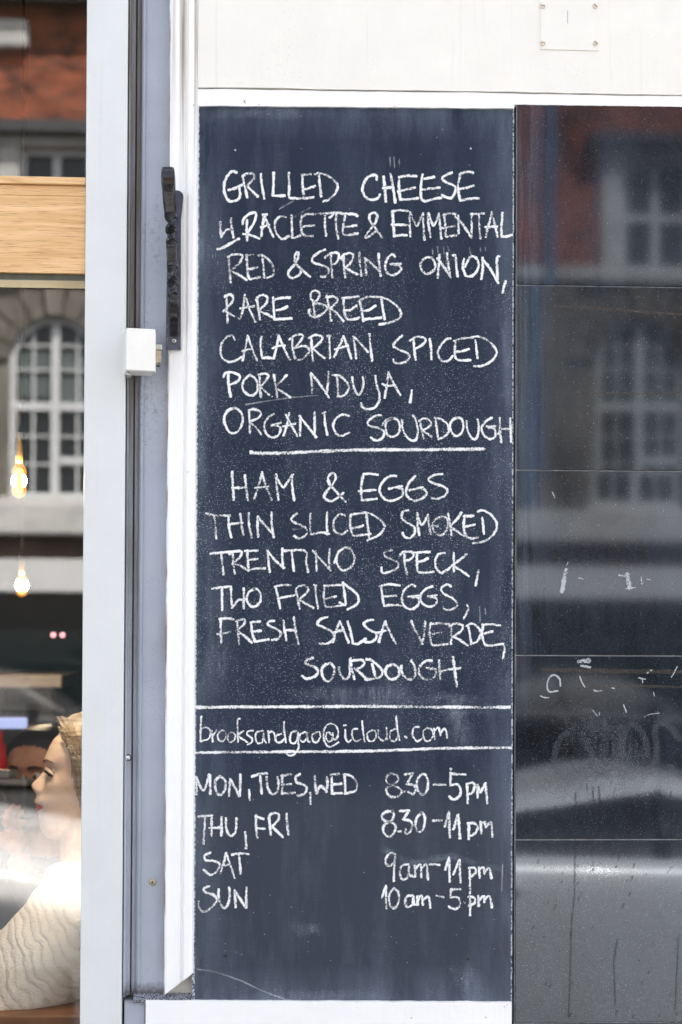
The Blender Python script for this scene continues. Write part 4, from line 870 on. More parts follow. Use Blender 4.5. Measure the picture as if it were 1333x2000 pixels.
# one arched window, copied along the first floor
def arch_window(x):
    y0 = FY-.22
    bm = bmesh.new(); n = 20
    outer = [(x+hw, z_sill)]+[(x+hw*math.cos(math.pi*j/n), zsp+hw*math.sin(math.pi*j/n)) for j in range(n+1)]+[(x-hw, z_sill)]
    hi = hw-.09
    inner = [(x+hi, z_sill+.10)]+[(x+hi*math.cos(math.pi*j/n), zsp+hi*math.sin(math.pi*j/n)) for j in range(n+1)]+[(x-hi, z_sill+.10)]
    o0 = [bm.verts.new((a_, y0+.14, b_)) for a_, b_ in outer]; i0 = [bm.verts.new((a_, y0+.14, b_)) for a_, b_ in inner]; i1 = [bm.verts.new((a_, y0, b_)) for a_, b_ in inner]
    m = len(outer)
    for j in range(m):
        k2 = (j+1) % m; bm.faces.new((o0[j], o0[k2], i0[k2], i0[j])); bm.faces.new((i0[j], i0[k2], i1[k2], i1[j]))
    box(bm, x-.06, x+.06, y0, y0+.15, z_sill+.1, zsp+hi-.01)
    for zz in (h(792), h(787)): box(bm, x-hi, x+hi, y0, y0+.13, zz-.06, zz+.06) if zz == h(792) else None
    box(bm, x+.075, x+hi, y0, y0+.12, h(897)-.06, h(897)+.05)
    for sx in (-1, 1):
        xm = x+sx*(hi+.075)/2
        box(bm, xm-.018, xm+.018, y0, y0+.10, z_sill+.1, zsp+math.sqrt(max(0, hi*hi-(xm-x)**2))-.01)
        for pz in (h(850), h(905), h(720), h(672)): box(bm, min(x+sx*.075, x+sx*hi*.98), max(x+sx*.075, x+sx*hi*.98), y0, y0+.09, pz-.015, pz+.015)
    w_ = obj('window', bm, M_sash, terr)
    bm = bmesh.new(); prism_xz(bm, [(a_, b_) for a_, b_ in inner], y0+.02, y0-.01); obj('pane', bm, M_wglass, w_)
    bm = bmesh.new()
    for sx, zb2 in ((-1, h(772)), (1, h(800))):
        xa, xb = sorted((x+sx*.08, x+sx*hi*.93)); box(bm, xa, xb, y0+.021, y0+.026, zb2, zsp+hi*.34)
    obj('blind', bm, M_blind, w_)
    bm = bmesh.new()
    for j in range(9):                # stone voussoirs, the key stone proud
        a0, a1 = math.pi*(j+.06)/9, math.pi*(j+.94)/9; ro = hw+(.62 if j == 4 else .46)
        prism_xz(bm, [(x+r_*math.cos(t_), zsp+r_*math.sin(t_)) for r_, t_ in ((hw, a0), (ro, a0), (ro, a1), (hw, a1))], FY, FY+(.16 if j == 4 else .07))
    obj('arch_stones', bm, M_stone, w_)
    obj('sill', B(x-hw-.12, x+hw+.12, FY-.25, FY+.22, z_sill-.12, z_sill+.02, .02), M_trim, w_)
    return w_
def sash_window(x):
    y0 = FY-.2; bm = bmesh.new()
    box(bm, x-hw2, x-hw2+.09, y0, FY-.06, z_s2, z_t2); box(bm, x+hw2-.09, x+hw2, y0, FY-.06, z_s2, z_t2)
    box(bm, x-hw2, x+hw2, y0, FY-.07, z_s2, z_s2+.14); box(bm, x-hw2, x+hw2, y0, FY-.07, z_t2-.10, z_t2)
    box(bm, x-.06, x+.06, y0, FY-.08, z_s2+.14, z_t2-.1); box(bm, x-hw2+.09, x+hw2-.09, y0, FY-.085, (z_s2+z_t2)/2-.05, (z_s2+z_t2)/2+.05)
    w_ = obj('window', bm, M_sash, terr)
    obj('pane', B(x-hw2+.09, x+hw2-.09, y0-.01, y0+.02, z_s2+.14, z_t2-.1), M_wglass, w_)
    bm = bmesh.new()
    for sx in (-1, 1):
        a_, b_ = sorted((x+sx*hw2, x+sx*(hw2+.30))); box(bm, a_, b_, FY-.01, FY+.09, z_s2-.05, z_t2)
    box(bm, x-hw2-.42, x+hw2+.42, FY-.01, FY+.14, z_t2, z_t2+.13); 
    obj('surround', bm, M_trim, w_)
    obj('ledge', B(x-hw2-.55, x+hw2+.55, FY-.01, FY+.40, z_t2+.13, z_t2+.30), M_slate, w_)
    obj('sill', B(x-hw2-.36, x+hw2+.36, FY-.2, FY+.25, z_s2-.16, z_s2+.01, .02), M_trim, w_)
    return w_
def copy_window(src, dx):
    c_ = src.copy(); COL.objects.link(c_); c_.parent = src.parent; c_.matrix_parent_inverse = src.matrix_parent_inverse.copy(); c_.location.x = dx
    for ch in src.children:
        d_ = ch.copy(); COL.objects.link(d_); d_.parent = c_; d_.matrix_parent_inverse = ch.matrix_parent_inverse.copy()
    return c_
for maker in (arch_window, sash_window):
    w0 = maker(wx[0])
    for x in wx[1:]: copy_window(w0, x-wx[0])
for x in wx[:-1]:                     # pale key blocks and a downpipe between the upper windows
    pass
kb0, kb1 = PR(-30, 98, FY), PR(58, 46, FY)
for i in range(4):
    dx = (i-1)*dxs*1.0
    obj('stone_block', B(kb0.x+dx, kb1.x+dx, FY-.05, FY+.2, kb0.z, kb1.z, .04), M_trim, terr)
xd = PR(1045, 400, FY).x
bm = bmesh.new(); cyl(bm, (xd, FY+.12, z_c1), (xd, FY+.12, z_eave), .07, n=10); obj('downpipe', bm, plain('blue_grey_pipe', (.10, .17, .30), .5), terr)
# ground floor shops
bm = bmesh.new(); x = XA
while x < XB: box(bm, x, x+.35, FY-.5, FY+.02, ROAD, z_fb); x += dxs
obj('shop_pier', bm, plain('dark_red_pier', (.09, .035, .03), .6, .3, 2), terr)
obj('shop_glazing', B(XA, XB, FY-.3, FY-.25, .5, z_fb), M_wglass, terr); obj('stall_riser', B(XA, XB, FY-.3, FY-.02, ROAD, .5), plain('riser', (.06, .05, .05), .6), terr)

# ------------------------------------------------------------------ two cars parked at the kerb behind the camera
k = NT('tyre'); M_tyre = k.done(k.bsdf((.015, .015, .016), .8))
M_alloy = plain('alloy', (.55, .55, .56), .3, .05, 20, Metallic=.9)
k = NT('car_glass'); M_cglass = k.done(k.bsdf((.010, .014, .016), .03, IOR=1.5))
M_lamp = plain('lamp_lens', (.75, .76, .78), .1, .05, 30)
M_tail = plain('red_lens', (.5, .02, .015), .15, .1, 30)
M_trimb = plain('black_trim', (.012, .012, .013), .45)
def lerp(tab, s):
    for (a, *va), (b, *vb) in zip(tab, tab[1:]):
        if s <= b:
            u = (s-a)/(b-a) if b > a else 0; u = min(1, max(0, u)); u = u*u*(3-2*u)*.5+u*.5
            return [p+(q-p)*u for p, q in zip(va, vb)]
    return list(tab[-1][1:])
def car(label, x_nose, dirn, yc, paintm, tab, cab, L, wheels, gm=None, sill=False):
    """tab: s, bottom z, belt z, deck z, half width; cab: s, roof z, half width at roof; nose at s=0"""
    root = thing('parked_car', label, 'car', (x_nose+dirn*-L/2, yc, ROAD))
    MX = lambda s, l, z: (x_nose-dirn*s, yc+l, ROAD+z)
    N = 64; bm = bmesh.new(); rows = []
    for i in range(N+1):
        s = L*i/N; zb, zbelt, zd, hw_ = lerp(tab, s); r = []
        pr = [(.76*hw_, zb), (.87*hw_, zb+.05), (.93*hw_, zb+.24), (.985*hw_, zbelt-.28), (1.0*hw_, zbelt-.13), (.985*hw_, zbelt-.05), (.95*hw_, zbelt), (.86*hw_, zd-.012), (.6*hw_, zd+.012), (.3*hw_, zd+.022), (0, zd+.026)]
        pr = pr+[(-a, b) for a, b in pr[-2::-1]]
        rows.append([bm.verts.new(MX(s, a, b)) for a, b in pr])
    for r0, r1 in zip(rows, rows[1:]):
        for j in range(len(r0)-1): bm.faces.new((r0[j], r0[j+1], r1[j+1], r1[j]))
        bm.faces.new((r0[-1], r0[0], r1[0], r1[-1]))
    bm.faces.new(rows[0]); bm.faces.new(rows[-1][::-1])
    obj('body', bm, paintm, root, True)
    # cabin: glass lower band, painted roof above
    s0, s1 = cab[0][0], cab[-1][0]; M = 40; bm = bmesh.new(); rows = []; rbm = bmesh.new(); rrows = []
    for i in range(M+1):
        s = s0+(s1-s0)*i/M; zr, hr = lerp(cab, s); zb, zbelt, zd, hw_ = lerp(tab, s)
        zbse = zd-.02; up_ = max(zr, zbse+.002)
        f = (up_-zbse)/max(.001, max(c_[1] for c_ in cab)-zbse)
        wl = .90*hw_; wu = wl+(hr-wl)*f
        pr = [(wl, zbse), (wl+(wu-wl)*.5+.01*f, zbse+(up_-zbse)*.5), (wu, up_-.055*f), (wu*.93, up_-.012*f), (wu*.5, up_+.012*f), (0, up_+.018*f)]
        pr = pr+[(-a, b) for a, b in pr[-2::-1]]
        rows.append([bm.verts.new(MX(s, a, b)) for a, b in pr])
        if zr > max(c_[1] for c_ in cab)-.10:
            rrows.append([rbm.verts.new(MX(s, a*1.012, b+.006)) for a, b in pr[2:-2]])
    for rs, bb_ in ((rows, bm), (rrows, rbm)):
        for r0, r1 in zip(rs, rs[1:]):
            for j in range(len(r0)-1): bb_.faces.new((r0[j], r0[j+1], r1[j+1], r1[j]))
    obj('windows', bm, gm or M_cglass, root, True); obj('roof', rbm, paintm, root, True)
    for sp_ in (s0+(s1-s0)*.52, s0+(s1-s0)*.80):     # door pillars
        bm = bmesh.new()
        for sd in (-1, 1):
            zr, hr = lerp(cab, sp_); zb, zbelt, zd, hw_ = lerp(tab, sp_)
            a_ = Vector(MX(sp_, sd*(.905*hw_+.004), zd-.02)); b_ = Vector(MX(sp_, sd*(hr+.006), zr-.05)); cyl(bm, a_, b_, .035, .03, 8)
        obj('pillar', bm, M_trimb, root, True)
    for ws in wheels:
        for sd in (-1, 1):
            zb, zbelt, zd, hw_ = lerp(tab, ws); c_ = Vector(MX(ws, sd*(hw_-.10), .31)); bm = bmesh.new()
            lathe(bm, [(.20, -.10), (.29, -.105), (.315, -.08), (.315, .08), (.29, .105), (.20, .10)], c_, 28, 'Y'); wo_ = obj('wheel', bm, M_tyre, root, True)
            bm = bmesh.new(); cyl(bm, c_+Vector((0, -.108, 0)), c_+Vector((0, .108, 0)), .20, n=24); cyl(bm, c_+Vector((0, -.115, 0)), c_+Vector((0, .115, 0)), .05, n=12); obj('rim', bm, M_alloy, wo_, False)
    for sd in (-1, 1):
        zb, zbelt, zd, hw_ = lerp(tab, .12)
        bm = bmesh.new(); q = Vector(MX(.10, sd*hw_*.78, zbelt-.10)); bmesh.ops.create_uvsphere(bm, u_segments=16, v_segments=10, radius=1, matrix=Matrix.Translation(q) @ Matrix.Diagonal((.15, .17, .085, 1))); obj('headlight', bm, M_lamp, root, True)
        zb, zbelt, zd, hw_ = lerp(tab, L-.12)
        bm = bmesh.new(); q = Vector(MX(L-.09, sd*hw_*.82, zbelt-.10)); bmesh.ops.create_uvsphere(bm, u_segments=16, v_segments=10, radius=1, matrix=Matrix.Translation(q) @ Matrix.Diagonal((.12, .13, .10, 1))); obj('tail_light', bm, M_tail, root, True)
        for sp_ in (s0+(s1-s0)*.45, s0+(s1-s0)*.74):
            zb, zbelt, zd, hw_ = lerp(tab, sp_); q = Vector(MX(sp_, sd*(hw_+.012), zbelt-.10)); obj('door_handle', B(q.x-.07, q.x+.07, q.y-.015, q.y+.015, q.z-.012, q.z+.012, .006), paintm, root)
        q = Vector(MX(s0+.42, sd*(lerp(tab, s0+.4)[3]+.10), lerp(tab, s0+.4)[2]+.06)); obj('mirror', B(q.x-.06, q.x+.06, q.y-.09, q.y+.09, q.z-.06, q.z+.06, .03), paintm, root)
    zb, zbelt, zd, hw_ = lerp(tab, 0.0)
    q0 = Vector(MX(-.01, -hw_*.7, .30)); q1 = Vector(MX(.05, hw_*.7, .45)); obj('grille', B(min(q0.x, q1.x), max(q0.x, q1.x), q0.y, q1.y, q0.z, q1.z, .01), M_trimb, root)
    if sill:  # dark sill added so the reflection low in the window pane is less pale
        zb, zbelt, zd, hw_ = lerp(tab, L*.5)
        for sd in (-1, 1):
            q0 = Vector(MX(.25, sd*(hw_-.02), .20)); q1 = Vector(MX(L-.3, sd*(hw_-.20), .60))
            obj('added_dark_sill', B(min(q0.x, q1.x), max(q0.x, q1.x), min(q0.y, q1.y), max(q0.y, q1.y), q0.z, q1.z, .02), M_trimb, root)
    return root
k = NT('silver_car_paint'); c = k.co(); M_silver = k.done(k.bsdf((.84, .85, .85), .30, None, Metallic=.08, Coat_Weight=.8, Coat_Roughness=.03))
k = NT('white_car_paint'); M_wcar = k.done(k.bsdf((.80, .80, .79), .30, None, Coat_Weight=.8, Coat_Roughness=.03))
tabS = [(0, .30, .58, .60, .62), (.12, .24, .64, .68, .78), (.5, .22, .78, .80, .86), (1.2, .20, .95, .97, .88), (2.2, .19, 1.02, 1.03, .89), (3.4, .20, 1.04, 1.06, .88), (3.9, .24, 1.0, 1.03, .80), (4.1, .34, .88, .91, .70)]
cabS = [(.95, .95, .70), (1.4, 1.10, .66), (1.9, 1.21, .63), (2.45, 1.285, .62), (2.9, 1.215, .62), (3.3, 1.10, .62), (3.75, 1.04, .62)]
car('silver hatchback parked at the kerb behind the white van', 3.95, 1, -4.22, M_silver, tabS, cabS, 4.1, (.78, 3.28))
tabW = [(0, .34, .80, .82, .66), (.12, .26, .88, .93, .80), (.5, .24, .98, 1.03, .87), (1.1, .22, 1.08, 1.15, .90), (2.2, .21, 1.12, 1.17, .91), (3.8, .22, 1.12, 1.17, .90), (4.3, .30, 1.05, 1.10, .84)]
cabW = [(1.0, 1.13, .72), (1.75, 1.66, .68), (2.1, 1.76, .70), (3.6, 1.76, .70), (4.05, 1.66, .68), (4.28, 1.12, .70)]
car('white van with a sloping bonnet parked at the kerb', -.40, 1, -4.25, M_wcar, tabW, cabW, 4.3, (.82, 3.5), None, True)
k = NT('black_car_paint'); M_bcar = k.done(k.bsdf((.010, .011, .013), .35, None, Coat_Weight=.6, Coat_Roughness=.05))
tabD = [(0, .30, .62, .64, .66), (.12, .24, .70, .74, .80), (.6, .22, .82, .86, .87), (1.3, .20, .92, .96, .89), (2.4, .19, .98, 1.0, .90), (3.7, .20, 1.0, 1.02, .89), (4.3, .24, .96, .98, .82), (4.5, .34, .86, .89, .72)]
cabD = [(1.2, .95, .70), (1.9, 1.40, .62), (2.3, 1.47, .62), (3.0, 1.45, .62), (3.6, 1.28, .62), (4.1, 1.0, .64)]
k = NT('tinted_glass'); M_tint = k.done(k.bsdf((.012, .013, .014), .45))
for xn, lb in ((-.9, 'added black saloon across the street that darkens the shop window reflection'), (6.4, 'added black saloon across the street that darkens the tiled wall reflection')):
    car(lb, xn, 1, FY+4.15, M_bcar, tabD, cabD, 4.5, (.85, 3.6), M_tint)  # cars added to hide the bright far pavement and road from the reflections
# ------------------------------------------------------------------ inside the shop: pendants, counter, table, people
def emis(name, col, st):
    k = NT(name); return k.done(k.n('ShaderNodeEmission', {0: (*col, 1), 1: st}).outputs[0])
M_brass = plain('brass', (.55, .33, .10), .3, .2, 60, Metallic=.9)
M_cord = plain('black_flex', (.003, .003, .003), .9, Specular_IOR_Level=.05)
def pendant(px, py_top, py_bot, wpx, Y, label, st):
    q = P(px, py_bot, Y); tq = P(px, py_top, Y); sc_ = (P(px+1, 900, Y)-P(px, 900, Y)).x
    Lb = tq.z-q.z; r = wpx*sc_/2
    root = thing('pendant_lamp', label, 'pendant lamp', (q.x, Y, tq.z), 'bare bulbs hanging in the shop window')
    bm = bmesh.new(); lathe(bm, [(.001, 0), (r*.45, Lb*.03), (r*.85, Lb*.10), (r, Lb*.2), (r, Lb*.80), (r*.7, Lb*.92), (r*.45, Lb)], q, 20)
    k = NT('bulb_glass'); gl = k.n('ShaderNodeMixShader', {0: .35, 1: k.n('ShaderNodeBsdfTransparent', {0: (1, .9, .72, 1)}).outputs[0], 2: k.n('ShaderNodeEmission', {0: (1, .40, .055, 1), 1: st*.17}).outputs[0]}).outputs[0]
    obj('bulb', bm, k.done(gl), root, True)
    bm = bmesh.new(); lathe(bm, [(r*.2, Lb*.14), (r*.56, Lb*.2), (r*.56, Lb*.80), (r*.2, Lb*.86)], q, 14); obj('filament', bm, emis('glowing_filament', (1, .55, .15), st*.62), root, True)
    bm = bmesh.new(); lathe(bm, [(r*.5, 0), (r*.55, Lb*.25), (r*.50, Lb*.55), (r*.3, Lb*.75), (r*.16, Lb*.95)], tq, 16); obj('socket', bm, M_brass, root, True)
    bm = bmesh.new(); cyl(bm, tq+Vector((0, 0, Lb*.9)), (tq.x+.004, Y, 3.5), .0028, n=8); obj('flex', bm, M_cord, root, True)
    ld = bpy.data.lights.new('bulb_light', 'POINT'); ld.energy = 9; ld.color = (1, .87, .70); ld.shadow_soft_size = r
    lo = bpy.data.objects.new('bulb_light', ld); COL.objects.link(lo); lo.location = (q.x, Y, q.z+Lb*.5-.0); lo.parent = root; lo.matrix_parent_inverse = Matrix.Translation(-root.location); lo.visible_camera = True
    return root
pendant(37.5, 905, 973, 29, .34, 'bare glowing tube bulb hanging higher and nearer in the shop window', 2.6)
pendant(43, 1122, 1165, 22, 2.1, 'smaller bare glowing bulb hanging lower and further inside the shop', 2.6)

ct = P(80, 1966, .16)
counter = thing('window_counter', 'brown varnished wooden ledge inside the foot of the shop window', 'counter', (-1.4, .2, .22))
obj('top', B(XL+.1, P(240, 1900, .2).x, .085, .30, ct.z-.035, ct.z, .004), M_darkwood, counter)
obj('front_panel', B(XL+.1, P(240, 1900, .2).x, .10, .13, .22, ct.z-.035), M_darkwood, counter)
# pale topped table with dark frame further in
a_, b_ = P(-230, 1312, 2.6), P(121, 1338, 2.6)
table = thing('high_table', 'high table with a pale top and a black frame at the back of the shop', 'table', ((a_.x+b_.x)/2, 2.9, .22))
obj('table_top', B(a_.x, b_.x, 2.6, 3.1, b_.z-.01, a_.z-.008, .006), plain('pale_table_top', (.42, .36, .33), .4), table)
obj('rail', B(a_.x+.02, b_.x-.03, 2.63, 2.66, P(0, 1387, 2.62).z, P(0, 1379, 2.62).z), M_dark, table)
for x in (a_.x+.04, (a_.x+b_.x)/2, b_.x-.20, b_.x-.05):
    for y in (2.63, 3.06): obj('leg', B(x-.018, x+.018, y-.018, y+.018, .22, b_.z-.01), M_dark, table)
k = NT('rosy_plaster'); c = k.co(); M_rose = k.done(k.bsdf(k.mix(k.noise(c, 3, 4), (.10, .035, .042), (.22, .12, .13)), .9))
q0, q1 = P(-60, 1480, 3.3), P(140, 1345, 3.3)
pst = thing('wall_panel', 'rosy painted panel behind the high table', 'panel', (q0.x, 3.3, .22)); obj('board', B(q0.x, q1.x, 3.3, 3.34, .22, q1.z), M_rose, pst)
q = P(20, 1412, 2.0)
cs = thing('display_case', 'dark case with a bluish lit strip left behind the man', 'display case', (q.x-.2, 2.0, .22))
obj('case', B(q.x-.6, q.x+.048, 2.0, 2.3, .22, P(0, 1424, 2.0).z), M_dark, cs)
obj('lit_strip', B(q.x-.6, q.x+.045, 1.985, 2.03, P(0, 1424, 2).z+.002, P(0, 1402, 2).z, .004), emis('strip_glow', (.55, .62, 1), .22), cs)
q = P(-3, 1482, 1.5); bm = bmesh.new(); lathe(bm, [(.03, -.10), (.034, -.09), (.034, .0), (.03, .02), (.012, .045), (.012, .07)], q, 18)
rb = thing('red_bottle', 'red bottle at the far left edge behind the man', 'bottle', (q.x, q.y, q.z-.1)); obj('bottle_body', bm, plain('red_glass', (.75, .03, .03), .2), rb, True)
st_ = thing('bottle_shelf', 'narrow dark shelf under the red bottle', 'shelf', (q.x-.2, 1.5, .22)); obj('board', B(q.x-.5, q.x+.06, 1.42, 1.6, q.z-.122, q.z-.1005), M_dark, st_); obj('post', B(q.x-.44, q.x-.40, 1.45, 1.55, .22, q.z-.122), M_dark, st_)
# two small rear lamps far inside
for i, px in enumerate((104.5, 122.5)):
    q = P(px, 1240, 5.2); bm = bmesh.new(); bmesh.ops.create_uvsphere(bm, u_segments=12, v_segments=8, radius=.007, matrix=Matrix.Translation(q))
    cl_ = thing('indicator_lamp', ('left' if i == 0 else 'right')+' one of two tiny pink lamps far inside the shop', 'lamp', q, 'tiny pink lamps'); obj('lens', bm, emis('pink_glow', (1, .42, .45), 1.6), cl_, True)
    bm = bmesh.new(); cyl(bm, q+Vector((0, .004, 0)), q+Vector((0, .56, 0)), .004, n=8); obj('stem', bm, M_dark, cl_)

# ------------------------------------------------------------------ people
def skin_mesh(verts, edges, radii, sub=2):
    me = bpy.data.meshes.new('sk'); me.from_pydata([Vector(v) for v in verts], edges, []); o = bpy.data.objects.new('sk', me); COL.objects.link(o)
    m = o.modifiers.new('s', 'SKIN'); m.use_smooth_shade = True
    sv = me.skin_vertices[0].data
    for i, r in enumerate(radii):
        sv[i].radius = r if isinstance(r, tuple) else (r, r); sv[i].use_root = (i == 0)
    ss = o.modifiers.new('u', 'SUBSURF'); ss.levels = sub; ss.render_levels = sub
    dg = bpy.context.evaluated_depsgraph_get(); out = bpy.data.meshes.new_from_object(o.evaluated_get(dg))
    bpy.data.objects.remove(o); return out
def chain(pts):                      # list of chains [(point, radius)...]; the first vertex of later chains may be an index
    V, E, Rr = [], [], []
    for ch in pts:
        prev = None
        for it in ch:
            if isinstance(it, int): prev = it; continue
            V.append(it[0]); Rr.append(it[1]); i = len(V)-1
            if prev is not None: E.append((prev, i))
            prev = i
    return V, E, Rr
def remesh(meshes, vox, smooth=4):
    bm = bmesh.new()
    for me in meshes: bm.from_mesh(me)
    me = bpy.data.meshes.new('rm'); bm.to_mesh(me); bm.free()
    o = bpy.data.objects.new('rm', me); COL.objects.link(o)
    m = o.modifiers.new('r', 'REMESH'); m.mode = 'VOXEL'; m.voxel_size = vox; m.use_smooth_shade = True
    if smooth: s_ = o.modifiers.new('sm', 'SMOOTH'); s_.factor = .5; s_.iterations = smooth
    dg = bpy.context.evaluated_depsgraph_get(); out = bpy.data.meshes.new_from_object(o.evaluated_get(dg)); bpy.data.objects.remove(o); return out
def tabv(tab, z):
    if z <= tab[0][0]: return tab[0][1]
    for (a, va), (b, vb) in zip(tab, tab[1:]):
        if z <= b: u = (z-a)/(b-a); return va+(vb-va)*(u*u*(3-2*u)*.4+u*.6)
    return tab[-1][1]
G = lambda x, s: math.exp(-(x/s)**2)
# head in millimetres: forward F (0 = nose tip), lateral L, height z (0 = chin)
MID = [(0, -34), (5, -26), (12, -21), (22, -18.5), (34, -17), (45, -16.5), (51, -13), (57, -9), (61, -9.5), (64, -11), (67, -8.2), (71, -6), (75, -8), (81, -10.5), (87, -10), (91, -6.5), (97, -1.5), (103, 0), (108, -2.5), (116, -12), (126, -20), (134, -25), (141, -27), (149, -24.5), (158, -27), (172, -33), (188, -41), (202, -55), (218, -78), (230, -105), (236, -130)]
BASE = [(0, -34), (5, -26), (12, -21), (22, -19), (34, -18), (45, -18), (57, -15), (71, -14), (81, -16), (91, -19), (103, -22), (120, -27), (134, -30), (149, -26.5), (158, -28), (172, -33), (188, -41), (202, -55), (218, -78), (230, -105), (236, -130)]
BACK = [(0, -95), (20, -125), (45, -160), (80, -195), (120, -212), (160, -213), (195, -200), (220, -172), (232, -150), (236, -131)]
WID = [(0, 18), (10, 32), (25, 44), (50, 55), (80, 65), (110, 70), (140, 73), (165, 75), (190, 71), (210, 58), (224, 40), (232, 22), (236, 1)]
def head_pt(z, th):
    f0, fb, wd = tabv(BASE, z), tabv(BACK, z), tabv(WID, z); fc = -108 if z > 40 else -108+(40-z)*.9
    fc = min(fc, f0-4); fc = max(fc, fb+2)
    s_, c_ = math.sin(th), math.cos(th); L_ = wd*s_
    F = fc+(f0-fc)*(c_**.72) if c_ >= 0 else fc-(fc-fb)*(-c_)**.95
    if c_ > 0:
        nb = tabv(MID, z)-f0; wn = 15 if z < 85 else (13-9*max(0, min(1, (z-92)/45)) if z > 92 else 14)
        if z < 80: wn = 24
        F += nb*G(L_, wn)
        aL = abs(L_)
        F += 7.5*G(aL-13, 6)*G(z-94, 8)                       # nostril wings
        F -= 9.5*G(aL-30, 15)*G(z-131, 11)                    # eye socket
        F += 3.0*G(aL-30, 20)*G(z-150, 7)                     # brow
        F += 5.0*G(aL-46, 18)*G(z-108, 17)                    # cheek
        F -= 3.5*G(aL-24, 6)*G(z-63.5, 6)                     # mouth corner
    return F, L_, z
def head_mesh(frame, n=72, m=110, sc=1.0):
    bm = bmesh.new(); rows = []
    for j in range(m+1):
        z = 236*j/m
        rows.append([bm.verts.new(frame(*head_pt(z, 2*math.pi*i/n), sc)) for i in range(n)])
    for r0, r1 in zip(rows, rows[1:]):
        for i in range(n): bm.faces.new((r0[i], r0[(i+1) % n], r1[(i+1) % n], r1[i]))
    bm.faces.new(rows[0][::-1]); bm.faces.new(rows[-1])
    bmesh.ops.recalc_face_normals(bm, faces=bm.faces)
    # ears
    for sd in (-1, 1):
        vs = bmesh.ops.create_uvsphere(bm, u_segments=14, v_segments=10, radius=1, matrix=Matrix.Identity(4))['verts']
        for v in vs:
            p = v.co.copy(); v.co = frame(-128+p.x*15-p.z*5, sd*(71+p.y*6+p.x*-4), 116+p.z*30, sc)
    me = bpy.data.meshes.new('hd'); bm.to_mesh(me); bm.free(); return me
def ellipsoid(frame, c, r, sc=1.0, u=18, v=12):
    bm = bmesh.new(); bmesh.ops.create_uvsphere(bm, u_segments=u, v_segments=v, radius=1)
    for w_ in bm.verts: p = w_.co; w_.co = frame(c[0]+p.x*r[0], c[1]+p.y*r[1], c[2]+p.z*r[2], sc)
    me = bpy.data.meshes.new('e'); bm.to_mesh(me); bm.free(); return me
def skin_mat(name, c0, c1):
    k = NT(name); c = k.co(); n1 = k.noise(c, 22, 4); n2 = k.noise(c, 190, 3)
    col = k.mix(k.mr(k.math('ADD', k.math('MULTIPLY', n1, .7), k.math('MULTIPLY', n2, .3)), .35, .65), c0, c1)
    col = k.mix(k.mr(k.noise(c, 70, 5, .7), .5, .72, 0, .45), col, (c0[0]*.92, c0[1]*.68, c0[2]*.62))
    return k.done(k.bsdf(col, .6, k.bump(n2, .2, .0008), Specular_IOR_Level=.3, Subsurface_Weight=.12, Subsurface_Radius=(.012, .005, .003)))
M_skin = skin_mat('fair_skin', (.84, .62, .51), (.88, .70, .60)); M_skin2 = skin_mat('tanned_skin', (.40, .19, .12), (.52, .28, .19))
M_lips = plain('red_lipstick', (.62, .035, .03), .3, .1, 60)
M_eye = plain('eye_white', (.62, .60, .58), .15, .03, 20); M_iris = plain('dark_iris', (.02, .025, .03), .1); M_lash = plain('lash', (.012, .009, .008), .7); M_brow = plain('eyebrow', (.22, .13, .075), .8)
def hair_mat(name, cols, sc=(9, 9, 60)):
    k = NT(name); c = k.co(); n = k.noise(k.map(c, sc), 1, 5, .6, 1.2); f = k.noise(c, 420, 3, .7)
    cr = k.n('ShaderNodeValToRGB', {0: k.math('ADD', k.math('MULTIPLY', n, .8), k.math('MULTIPLY', f, .2))}); el = cr.color_ramp.elements
    el[0].position = .34; el[0].color = (*cols[0], 1); el[1].position = .66; el[1].color = (*cols[2], 1); e = el.new(.5); e.color = (*cols[1], 1)
    return k.done(k.bsdf(cr.outputs[0], .45, k.bump(f, .3, .001)))
M_hairw = hair_mat('blonde_brown_hair', ((.15, .095, .055), (.38, .29, .20), (.62, .55, .46)))
M_hairm = hair_mat('black_hair', ((.006, .005, .005), (.012, .01, .01), (.03, .025, .022)))
# ---- woman: seated in profile, facing left
WY = .46                                                   # depth of her head's middle
sw = (P(101, 1500, WY-.07)-P(100, 1500, WY-.07)).x          # metres per photo pixel at her cheek
ht = P(60.5, 1534, WY); hz = P(60, 1639, WY).z
fdir = Vector((-math.cos(R(8)), -math.sin(R(8)), 0)); ldir = Vector((0, 0, 1)).cross(fdir)
def wf(F, L_, z, sc=1.0):
    F += .10*(z-103)*0
    return Vector((ht.x, WY, hz))+fdir*F*.001*sc+ldir*L_*.001*sc+Vector((0, 0, z*.001*sc))
HS = (P(60, 1434, WY).z-hz)/.200
HS = HS if .9 < HS < 1.25 else 1.0
wframe = lambda F, L_, z, sc=1.0: wf(F, L_, z, HS)
person = thing('person', 'woman in profile with red lips and a cream cable knit jumper behind the glass', 'person', (ht.x+.12, WY, .22))
wp = lambda x, y, z: (ht.x+x, WY+y, hz+z)
